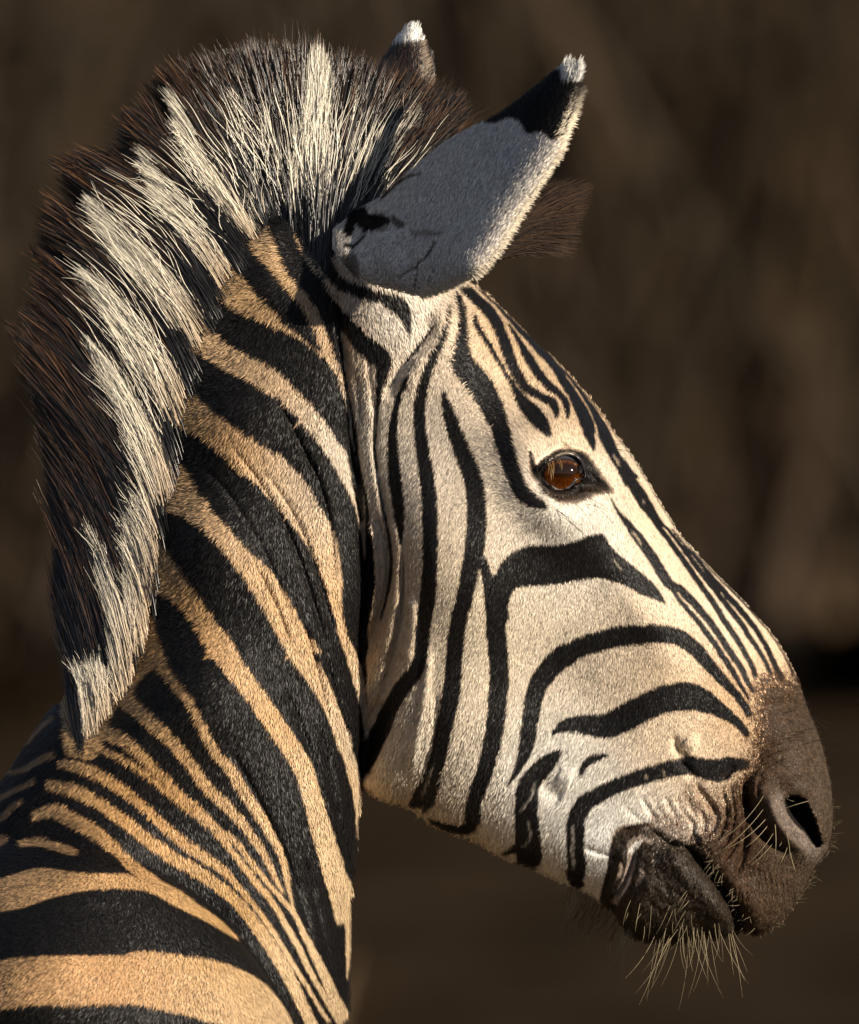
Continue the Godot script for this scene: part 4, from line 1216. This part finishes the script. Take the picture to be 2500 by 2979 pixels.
func build_ears(zebra: Node3D):
	var out := smooth_loop(p2("B", [440, 1140, 500, 1085, 560, 1060, 660, 1000, 760, 905, 860, 822, 960, 742, 1080, 680, 1200, 620, 1320, 540, 1400, 475, 1475, 418, 1535, 368, 1580, 352, 1605, 362, 1635, 352, 1650, 376, 1636, 440, 1608, 535, 1566, 638, 1540, 720, 1525, 790, 1470, 880, 1420, 960, 1350, 1060, 1290, 1160, 1240, 1250, 1170, 1340, 1100, 1410, 1000, 1462, 900, 1500, 810, 1515, 700, 1485, 580, 1455, 480, 1405, 415, 1330, 385, 1250, 395, 1180]), 4.0)
	var across := Vector2(0.78, 0.62)
	var foot := Vector2(1090, 738)
	var e := ear_solid(out, 5.0, func(x, y, d):
		var v := Vector2(x, y) - foot
		var u := v.dot(across)
		var l := v.dot(Vector2(0.62, -0.78))
		return 276.0 + u * lerpf(0.55, 1.5, smoothstep(-120.0, 160.0, l)) + l * 0.10 + 30.0 * dome(d, 50.0) + (18.0 * exp(-pow((u + 60.0) / 40.0, 2.0)) if l < 60.0 else 0.0), 22.0)
	var r := smooth_line(p3("B", [480, 1300, 20, 520, 1240, 20, 560, 1200, 16]), 10.0)
	e.crease(r, -18.0)
	e.crease(smooth_line(p3("B", [720, 1440, 14, 800, 1390, 16, 870, 1330, 16, 905, 1265, 14]), 10.0), -9.0)
	e.crease(smooth_line(p3("B", [818, 1360, 14, 812, 1440, 16, 800, 1510, 14]), 10.0), -8.0)
	e.crease(smooth_line(p3("B", [470, 1190, 30, 560, 1130, 30, 680, 1140, 20]), 10.0), -12.0)
	e.crease(smooth_line(p3("B", [640, 1330, 90, 700, 1380, 90]), 10.0), 20.0)
	e.normals()
	var white_tip := func(x, y):
		return clampf((x - 1622.0 - (y - 250.0) * 0.3) / 16.0, 0.0, 1.0) * clampf((258.0 + noise.get_noise_1d(x * 8.0) * 16.0 - y) / 14.0, 0.0, 1.0)
	var paint := func(x, y):
		var k := ear_map.at(x, y) / 255.0
		var c := Color(0.74, 0.68, 0.61) * (1.0 + 0.12 * noise.get_noise_2d(x * 4.0, y * 4.0))
		c = c.lerp(Color(c.r * 0.5, c.g * 0.36, c.b * 0.25), 4.0 * k * (1.0 - k) * 0.5).lerp(BLACK, k)
		return c.lerp(Color(0.80, 0.77, 0.72), white_tip.call(x, y))
	var groom := func(x, y): return Vector4(0.62, -0.55, 17.0, 0.3)
	var n_ear := Node3D.new()
	n_ear.name = "ear"
	zebra.add_child(n_ear)
	part("ear_skin", skin(e, func(x, y): return Vector2(x, y)), n_ear, plain_hide(Color(0.40, 0.35, 0.30)))
	var h := Hair.new()
	grow(e, 4, paint, groom, func(_x, _y): return false, h, 1.6)
	# the long pale fringe along the rim
	var rim := smooth_line(p3("B", [1640, 470, 1, 1600, 600, 1, 1560, 700, 1, 1520, 800, 1, 1460, 890, 1, 1400, 985, 1, 1340, 1080, 1, 1290, 1165, 1, 1240, 1250, 1, 1170, 1340, 1, 1100, 1410, 1, 1000, 1465, 1, 900, 1503, 1, 830, 1515, 1]), 3.0)
	for i in rim.size() - 1:
		var t := float(i) / rim.size()
		var along := Vector2(rim[i].x - rim[i + 1].x, rim[i].y - rim[i + 1].y).normalized()
		var outw := -along.orthogonal()
		if outw.x < 0.0: outw = -outw
		for k in 26:
			var p := Vector2(rim[i].x, rim[i].y) - outw * rng.randf_range(-4.0, 26.0) + along * rng.randf_range(-3, 3)
			var z := near_side(e, p.x, p.y)
			if z < -1e5: z = near_side(e, p.x - outw.x * 12.0, p.y - outw.y * 12.0)
			if z < -1e5: continue
			var d := (outw * rng.randf_range(0.35, 1.0) + along * rng.randf_range(0.1, 0.8)).normalized()
			var l := rng.randf_range(14.0, 34.0) * (0.75 if t > 0.8 else 1.0)
			var pts := PackedVector3Array()
			for q in 4:
				var f := q / 3.0
				pts.append(Vector3(p.x + d.x * l * f - MID.x, MID.y - p.y - d.y * l * f, z + rng.randf_range(0, 6) + 10.0 * f - 14.0 * f * f) * U)
			var col := Color(0.66, 0.58, 0.45) * rng.randf_range(0.75, 1.15)
			if t < 0.10: col = BLACK.lerp(col, t * 6.0)
			h.strand(pts, rng.randf_range(1.6, 2.6) * U, (Vector3(outw.x, -outw.y, 0.0) * 0.7 + Vector3(0, 0, 1)).normalized(), col, col)
	# tuft at the tip
	for k in 480:
		var p := Vector2(1650, 208) + Vector2(rng.randf_range(-22, 32), rng.randf_range(-4, 40))
		var z := near_side(e, p.x, p.y)
		if z < -1e5: continue
		var d := Vector2(rng.randf_range(0.2, 0.6), -1.0).normalized()
		var pts := PackedVector3Array()
		var l := rng.randf_range(16.0, 36.0) * (1.25 if absf(p.x - 1640.0) < 12.0 or p.x > 1672.0 else 0.8)
		for q in 4: pts.append(Vector3(p.x + d.x * l * q / 3.0 - MID.x, MID.y - p.y - d.y * l * q / 3.0, z + 5.0 + q * 2.0) * U)
		var col := Color(0.80, 0.77, 0.71) * rng.randf_range(0.8, 1.1)
		h.strand(pts, 2.4 * U, Vector3(rng.randf_range(-.4, .6), 0.2, 1).normalized(), col, col)
	part("ear_fur", h.mesh(hair_material(0.6, 0.15, 0.2)), n_ear, null, "stuff")

	# the far ear, half hidden by the mane
	var out2 := smooth_loop(p2("B", [540, 700, 545, 560, 570, 450, 620, 340, 690, 240, 730, 175, 775, 128, 812, 138, 830, 200, 868, 258, 888, 330, 885, 430, 862, 560, 800, 720, 680, 780]), 4.0)
	var e2 := ear_solid(out2, 5.0, func(x, y, d): return -190.0 + (x - 1150.0) * 0.35 + 55.0 * dome(d, 100.0), 22.0)
	var paint2 := func(x, y):
		var c := BLACK.lerp(Color(0.07, 0.035, 0.018), clampf(noise.get_noise_2d(x * 3.0, y * 3.0) + 0.3, 0.0, 0.8))
		return c.lerp(Color(0.80, 0.77, 0.72), clampf((136.0 + noise.get_noise_1d(x * 8.0) * 12.0 + (x - 1190.0) * -0.12 - y) / 10.0, 0.0, 1.0))
	var n_ear2 := Node3D.new()
	n_ear2.name = "ear"
	zebra.add_child(n_ear2, true)
	part("ear_skin", skin(e2, func(x, y): return Vector2(x, y)), n_ear2, plain_hide(Color(0.02, 0.017, 0.015)))
	var h2 := Hair.new()
	grow(e2, 3, paint2, func(_x, _y): return Vector4(0.15, -0.9, 20.0, 0.35), func(_x, _y): return false, h2)
	for k in 420:
		var p := Vector2(rng.randf_range(1215, 1255), rng.randf_range(120, 300))
		p.x = clampf(p.x, 0.0, 1221.0 + (p.y - 115.0) * 0.28)
		var z := near_side(e2, p.x, p.y)
		if z < -1e5: continue
		var pts := PackedVector3Array()
		var l := rng.randf_range(10.0, 26.0)
		for q in 4: pts.append(Vector3(p.x + l * q / 3.0 * 0.8 - MID.x, MID.y - p.y + l * q / 3.0 * 0.5, z + 3.0) * U)
		var col := Color(0.35, 0.28, 0.21) * rng.randf_range(0.6, 1.1)
		h2.strand(pts, 1.6 * U, Vector3(0.6, 0, 0.8), col, col)
	part("ear_fur", h2.mesh(hair_material(0.45, 0.2)), n_ear2, null, "stuff")

func plain_hide(c: Color) -> StandardMaterial3D:
	var m := StandardMaterial3D.new()
	m.albedo_color = lin(c)
	m.roughness = 0.7
	return m

func build_eye(zebra: Node3D):
	var c2 := Vector2(1520 + 640 / 5.873, 1250 + 740 / 5.873)
	var r := 82.0
	var lid := eye_level
	# eyeball: rings about the line of sight of the eye, which looks out and forward
	var look := Vector3(0.10, -0.12, 1.0).normalized()
	var right := Vector3.UP.cross(look).normalized()
	var up := look.cross(right)
	var v := PackedVector3Array()
	var nm := PackedVector3Array()
	var cols := PackedColorArray()
	var idx := PackedInt32Array()
	var centre := Vector3(c2.x - MID.x, MID.y - c2.y, lid + 8.0 - r)
	var rings := 40
	var seg := 72
	for a in rings + 1:
		var th := PI * 0.5 * a / rings
		for b in seg:
			var ph := TAU * b / seg
			var d := look * cos(th) + (right * cos(ph) + up * sin(ph)) * sin(th)
			var px := sin(th) * cos(ph)
			var py := sin(th) * sin(ph)
			v.append((centre + d * r) * U); nm.append(d)
			# wide oval pupil, set high to paint the lash shadow too, in a brown iris, dark rim, bluish white
			var q := sqrt(pow((px - 0.05) / 0.72, 2.0) + pow((py + 0.02) / 0.58, 2.0))
			var pup_shade := sqrt(pow((px - 0.03) / 0.50, 2.0) + pow((py - 0.20) / 0.26, 2.0))
			var fib := 0.7 + 0.3 * sin(ph * 23.0 + sin(ph * 7.0) * 2.0)
			var col := Color(0.055, 0.014, 0.003).lerp(Color(0.15, 0.045, 0.007), clampf((q - 0.45) * 2.0, 0.0, 1.0)) * fib
			col = col.lerp(Color(0.012, 0.006, 0.003), clampf((1.25 - pup_shade) * 2.5, 0.0, 1.0))
			if q > 0.92: col = col.lerp(Color(0.02, 0.015, 0.015), clampf((q - 0.92) * 18.0, 0.0, 1.0))
			if q > 1.04: col = col.lerp(Color(0.05, 0.05, 0.06), clampf((q - 1.04) * 12.0, 0.0, 1.0))
			cols.append(col)
	for a in rings:
		for b in seg:
			var p := a * seg + b
			var q := a * seg + (b + 1) % seg
			idx.append_array([p, q, p + seg, q, q + seg, p + seg])
	var arr := []
	arr.resize(Mesh.ARRAY_MAX)
	arr[Mesh.ARRAY_VERTEX] = v; arr[Mesh.ARRAY_NORMAL] = nm; arr[Mesh.ARRAY_COLOR] = cols; arr[Mesh.ARRAY_INDEX] = idx
	var m := ArrayMesh.new()
	m.add_surface_from_arrays(Mesh.PRIMITIVE_TRIANGLES, arr)
	var em := StandardMaterial3D.new()
	em.vertex_color_use_as_albedo = true
	em.cull_mode = BaseMaterial3D.CULL_DISABLED
	em.roughness = 0.7
	em.metallic_specular = 0.1
	em.clearcoat_enabled = true
	em.clearcoat = 1.0
	em.clearcoat_roughness = 0.03
	var eye := part("eye", m, zebra, em)
	# wet lids: a rim round the opening
	var lids := SurfaceTool.new()
	lids.begin(Mesh.PRIMITIVE_TRIANGLES)
	var n := eye_opening.size()
	var mid := Vector2.ZERO
	for p in eye_opening: mid += p / n
	for i in n:
		for ring in 5:
			var quad := []
			var tones := []
			for e in [[i, ring], [(i + 1) % n, ring], [(i + 1) % n, ring + 1], [i, ring + 1]]:
				var p: Vector2 = eye_opening[e[0]]
				var o := (p - mid).normalized()
				var s: float = e[1] / 5.0
				var lower := clampf((p.y - mid.y) / 30.0, -1.0, 1.0)
				var wide := lerpf(16.0, 9.0, lower * 0.5 + 0.5)
				var f := p + o * (s * wide - 3.0)
				var z := near_side(body, f.x, f.y)
				var zc := sqrt(maxf(0.0, r * r - (p - c2).length_squared())) + centre.z if (p - c2).length() < r else z - 10.0
				var zz := lerpf(zc - 2.0, maxf(z, zc) + 1.0, s) + lerpf(16.0, 6.0, lower * 0.5 + 0.5) * sin(PI * s)
				var tone := Color(0.018, 0.015, 0.015).lerp(Color(0.34, 0.28, 0.21), clampf(-o.y * 1.5 - absf(o.x + 0.35) * 1.1, 0.0, 1.0) * s)
				tone = tone.lerp(Color(0.24, 0.22, 0.22), clampf(o.y * 2.0 - 0.4, 0.0, 1.0) * clampf(1.0 - absf(s - 0.3) * 3.0, 0.0, 1.0))
				tones.append(tone)
				quad.append(Vector3(f.x - MID.x, MID.y - f.y, zz) * U)
			for k in [0, 2, 1, 0, 3, 2]:
				lids.set_color(tones[k])
				lids.add_vertex(quad[k])
	lids.generate_normals()
	var lm := StandardMaterial3D.new()
	lm.vertex_color_use_as_albedo = true
	lm.roughness = 0.3
	lm.cull_mode = BaseMaterial3D.CULL_DISABLED
	part("eyelid", lids.commit(), zebra, lm)
	# lashes
	var h := Hair.new()
	for k in 300:
		var t := rng.randf()
		var line := [Vector2(1590, 1350), Vector2(1640, 1322), Vector2(1680, 1335), Vector2(1705, 1370)]
		var a: Vector2 = line[0].bezier_interpolate(line[1], line[2], line[3], t)
		var gold := t < 0.55
		var d := Vector2(lerpf(0.05, 0.75, t), 1.0).normalized().rotated(rng.randf_range(-0.15, 0.15))
		var l := rng.randf_range(24.0, 58.0) * (1.0 if gold else 0.8)
		if gold and rng.randf() < 0.90: continue
		var z := near_side(body, a.x, a.y) + 14.0
		var pts := PackedVector3Array()
		for q in 6:
			var f := q / 5.0
			pts.append(Vector3(a.x + d.x * l * f + 3.0 * sin(f * 3.0) - MID.x, MID.y - a.y - d.y * l * f, z + 26.0 * sin(f * 1.7)) * U)
		var col := Color(0.26, 0.15, 0.05) if gold else Color(0.02, 0.018, 0.018)
		h.strand(pts, (1.1 if gold else 2.0) * U, Vector3(0.3, 0, 1).normalized(), col, col)
	# long brow and cheek hairs
	for k in 16:
		var a: Vector2 = [Vector2(1700, 1460), Vector2(1640, 1490), Vector2(1760, 1300), Vector2(1790, 1260)][k % 4] + Vector2(rng.randf_range(-40, 40), rng.randf_range(-12, 12))
		var ang: float = [0.35, 0.5, -0.25, -0.5][k % 4] + rng.randf_range(-0.4, 0.4)
		var l := rng.randf_range(60.0, 140.0)
		var z := near_side(body, a.x, a.y) + 3.0
		var pts := PackedVector3Array()
		for q in 7:
			var f := q / 6.0
			pts.append(Vector3(a.x + cos(ang) * l * f - MID.x, MID.y - a.y - sin(ang) * l * f - 16.0 * f * f, z + 40.0 * f) * U)
		h.strand(pts, 1.2 * U, Vector3(0, 0, 1), Color(0.02, 0.018, 0.016), Color(0.02, 0.018, 0.016))
	part("eyelashes", h.mesh(hair_material(0.4, 0.3)), zebra, null, "stuff")
	eye.set_meta("label", "amber brown eye with a wide dark pupil and painted lash shadow")

func build_whiskers(zebra: Node3D):
	var h := Hair.new()
	var one := func(a: Vector2, ang: float, l: float, bend: float, rise: float, w: float, col: Color):
		var z := near_side(body, a.x, a.y)
		if z < -1e5: z = 0.0
		var pts := PackedVector3Array()
		var d := Vector2(cos(ang), sin(ang))
		for q in 9:
			var f := q / 8.0
			var p := a + d * l * f + d.orthogonal() * bend * f * f
			pts.append(Vector3(p.x - MID.x, MID.y - p.y, z + rise * sin(f * 2.2)) * U)
		h.strand(pts, w * U, Vector3(0.5, 0, 1).normalized(), col, col)
	var gold := Color(0.38, 0.31, 0.19)
	# long pale whiskers beside the nostril
	for a in [[780, 385, 2.1, 1050, 260, 0], [778, 525, 2.2, 900, 130, 0], [812, 615, 2.25, 700, 140, 0], [818, 700, 2.2, 420, 60, 0], [880, 770, 2.1, 560, 80, 0], [890, 860, 2.2, 480, 60, 0], [888, 680, 1.45, 420, 40, 0], [1015, 930, 1.9, 260, 20, 0], [1010, 780, 1.35, 360, 30, 0], [1050, 980, 1.45, 260, -30, 0], [960, 870, 2.0, 80, 10, 0]]:
		var f := p2("L", [a[0], a[1]])
		one.call(f[0], a[2], a[3] / 3.524 * 0.75, -a[4] / 3.524 * 0.9, 26.0, 1.1, gold * rng.randf_range(0.7, 1.1))
	for a in [[1230, 455, 2.9, 250], [1010, 430, 0.5, 80], [1180, 585, 3.2, 160], [1220, 690, 3.65, 210]]:
		one.call(p2("L", [a[0], a[1]])[0], a[2], a[3] / 3.524, 4.0, 14.0, 0.9, gold)
	# along the lips
	for k in 40:
		var t := rng.randf()
		var a := p2("H", [lerpf(960, 1200, t), lerpf(860, 1270, t)])[0] + Vector2(rng.randf_range(-8, 22), rng.randf_range(-6, 6))
		one.call(a, rng.randf_range(1.7, 3.0), rng.randf_range(12, 36), rng.randf_range(-8, 8), 12.0, 0.7, gold * rng.randf_range(0.4, 0.9))
	# chin
	for k in 38:
		var t := rng.randf()
		var a := p2("H", [lerpf(700, 1110, t), lerpf(1330, 1295, t) + rng.randf_range(-60, 5)])[0]
		one.call(a, lerpf(1.95, 1.25, t) + rng.randf_range(-0.25, 0.25), rng.randf_range(70, 215), rng.randf_range(-34, 34), 18.0, 0.8, gold * rng.randf_range(0.4, 1.0))
	for k in 80:
		var t := rng.randf()
		var a := p2("H", [lerpf(240, 620, t), lerpf(1020, 1320, t)])[0] + Vector2(0, rng.randf_range(-30, 0))
		one.call(a, 2.1 + rng.randf_range(-0.35, 0.35), rng.randf_range(60, 260), rng.randf_range(-40, 30), 16.0, 0.8, Color(0.010, 0.008, 0.006))
	for k in 18:
		var t := rng.randf()
		var a := p2("H", [lerpf(560, 900, t), rng.randf_range(1050, 1280)])[0]
		one.call(a, 2.0 + rng.randf_range(-0.5, 0.4), rng.randf_range(30, 110), rng.randf_range(-14, 14), 22.0, 0.8, gold * rng.randf_range(0.5, 1.0))
	# fine dark hairs on the nose and over the nostril
	for k in 26:
		var a := p2("H", [rng.randf_range(1250, 1560), rng.randf_range(150, 520)])[0]
		one.call(a, rng.randf_range(-0.4, 1.0), rng.randf_range(40, 110), rng.randf_range(-24, 24), 18.0, 1.1, Color(0.02, 0.018, 0.016))
	for k in 30:
		var e := rng.randi_range(0, head_edge.size() - 2)
		var p := head_edge[e].lerp(head_edge[e + 1], rng.randf())
		one.call(p, -0.3 + rng.randf_range(-0.5, 0.7), rng.randf_range(10, 36), rng.randf_range(-8, 8), 4.0, 0.8, gold * 0.35)
	part("whiskers", h.mesh(hair_material(0.5, 0.2, 0.2)), zebra, null, "stuff")
var head_edge := PackedVector2Array([Vector2(2420, 2330), Vector2(2424, 2380), Vector2(2418, 2450), Vector2(2395, 2500), Vector2(2360, 2550), Vector2(2330, 2600), Vector2(2290, 2660), Vector2(2240, 2700)])

# ---------------------------------------------------------------- ground, bank, dry grass and added dark clumps behind
func build_place():
	var soil := StandardMaterial3D.new()
	var nt := NoiseTexture2D.new()
	var fn := FastNoiseLite.new()
	fn.seed = 9
	fn.frequency = 0.02
	fn.fractal_octaves = 5
	nt.noise = fn
	nt.width = 512
	nt.height = 512
	nt.seamless = true
	var ramp := Gradient.new()
	ramp.set_color(0, Color(0.014, 0.010, 0.006).linear_to_srgb())
	ramp.set_color(1, Color(0.076, 0.048, 0.026).linear_to_srgb())
	nt.color_ramp = ramp
	soil.albedo_texture = nt
	soil.uv1_triplanar = true
	soil.uv1_world_triplanar = true
	soil.uv1_scale = Vector3(0.22, 0.22, 0.22)
	soil.roughness = 1.0
	soil.metallic_specular = 0.05
	# gently uneven land that rises into a long bank
	var st := SurfaceTool.new()
	st.begin(Mesh.PRIMITIVE_TRIANGLES)
	var rowz := [300.0, 60.0, 30.0, 20.0, 10.0, 0.0, -6.0]
	for k in 40: rowz.append(-8.0 - k * 0.6)
	for z in [-34.0, -38.0, -44.0, -52.0, -64.0, -90.0, -140.0, -300.0, -900.0]: rowz.append(z)
	var colx := [-900.0, -200.0, -60.0, -40.0, -30.0]
	for k in 81: colx.append(-24.0 + k * 0.6)
	for x in [30.0, 40.0, 60.0, 200.0, 900.0]: colx.append(x)
	for z in rowz:
		for x in colx:
			st.set_smooth_group(0)
			st.add_vertex(Vector3(x, land(x, z), z))
	var w := colx.size()
	for j in rowz.size() - 1:
		for i in w - 1:
			var a := j * w + i
			for k in [a, a + w, a + 1, a + 1, a + w, a + w + 1]: st.add_index(k)
	st.generate_normals()
	var ground := part("ground", st.commit(), self, soil, "structure")
	ground.set_meta("label", "bare brown earth rising into a long bank behind the zebra")
	# dry grass: one tuft mesh set out many times
	var h := Hair.new()
	for k in 26:
		var a := Vector3(rng.randf_range(-0.14, 0.14), 0.0, rng.randf_range(-0.14, 0.14))
		var lean := Vector3(rng.randf_range(-0.35, 0.35), 1.0, rng.randf_range(-0.3, 0.3)).normalized()
		var l := rng.randf_range(0.5, 1.25)
		var pts := PackedVector3Array()
		for q in 5:
			var f := q / 4.0
			pts.append(a + lean * l * f + Vector3(lean.x, -0.3, lean.z) * 0.4 * f * f * l)
		var c := Color(0.066, 0.041, 0.019) * rng.randf_range(0.4, 1.3)
		h.strand(pts, rng.randf_range(0.010, 0.024), Vector3(rng.randf_range(-1, 1), 0, rng.randf_range(-1, 1)).normalized(), c, c * 1.1)
	var mm_ := MultiMesh.new()
	mm_.transform_format = MultiMesh.TRANSFORM_3D
	mm_.use_colors = true
	mm_.mesh = h.mesh(hair_material(0.8, 0.2))
	var spots := []
	for k in 16000:
		var x := rng.randf_range(-20.0, 20.0)
		var z := -22.2 - pow(rng.randf(), 1.4) * 9.0
		var cl := noise.get_noise_2d(x * 55.0, z * 30.0)
		if cl < -0.34: continue
		spots.append([Vector3(x, land(x, z) - 0.03, z), cl])
	mm_.instance_count = spots.size()
	for i in spots.size():
		var s := rng.randf_range(0.7, 1.25)
		mm_.set_instance_transform(i, Transform3D(Basis(Vector3.UP, rng.randf() * TAU).scaled(Vector3(s, s * rng.randf_range(0.8, 1.2), s)), spots[i][0]))
		var tone: float = 1.0 + spots[i][1] * 0.9
		mm_.set_instance_color(i, Color(tone, tone * 0.98, tone * 0.95))
	var grass := MultiMeshInstance3D.new()
	grass.name = "dry_grass"
	grass.multimesh = mm_
	grass.set_meta("label", "tall dry brown grass on the bank behind the zebra")
	grass.set_meta("category", "grass")
	grass.set_meta("kind", "stuff")
	add_child(grass)
	shade_clump(Vector3(-1.15, 0, -21.6), 0.42, Color(0.022, 0.028, 0.010), "dark green leafy clump added for the shade at the foot of the grass, left")
	shade_clump(Vector3(0.95, 0, -21.9), 0.24, Color(0.030, 0.022, 0.015), "blackish leafy clump added for the shadowed hollow at the foot of the grass, right")

func land(x: float, z: float) -> float:
	var y := 0.05 * noise.get_noise_2d(x * 14.0, z * 14.0) + 0.03 * noise.get_noise_2d(x * 30.0, z * 30.0)
	if z > -6.0: y *= clampf((z + 20.0) / 20.0, 0.0, 1.0) * 0.3
	if z < -22.0: y += (-22.0 - z) * 0.42 if z > -60.0 else 16.0
	return y

func shade_clump(at: Vector3, r: float, c: Color, label: String):  # leafy clumps added to darken the shaded foot of the grass
	var o := Node3D.new()
	o.name = "shade_clump"
	o.set_meta("label", label)
	o.set_meta("category", "shade_clump")
	add_child(o, true)
	o.position = Vector3(at.x, land(at.x, at.z), at.z)
	var h := Hair.new()
	for k in 14:
		var d := Vector3(rng.randf_range(-1, 1), rng.randf_range(0.5, 1.2), rng.randf_range(-1, 1)).normalized()
		h.strand(PackedVector3Array([Vector3.ZERO, d * r * 0.5, d * r + Vector3(0, r * 0.2, 0)]), 0.014, Vector3(0.3, 0, 1).normalized(), Color(0.05, 0.04, 0.03), Color(0.05, 0.04, 0.03))
	part("stem", h.mesh(hair_material(0.8)), o)
	var f := Hair.new()
	for k in 1500:
		var d := Vector3(rng.randfn(), rng.randfn(), rng.randfn()).normalized() * r * pow(rng.randf(), 0.4)
		d.y = absf(d.y) * 0.8 + 0.03
		d.x *= 1.5
		var s := Vector3(rng.randfn(), rng.randfn(), rng.randfn()).normalized()
		var t := s.cross(Vector3(rng.randfn(), rng.randfn(), rng.randfn())).normalized()
		f.blade(d, d + s * 0.025, d + s * 0.05, t * 0.009, t.cross(s).normalized(), c * rng.randf_range(0.6, 1.5), c)
	part("foliage", f.mesh(hair_material(0.6, 0.2)), o, null, "stuff")
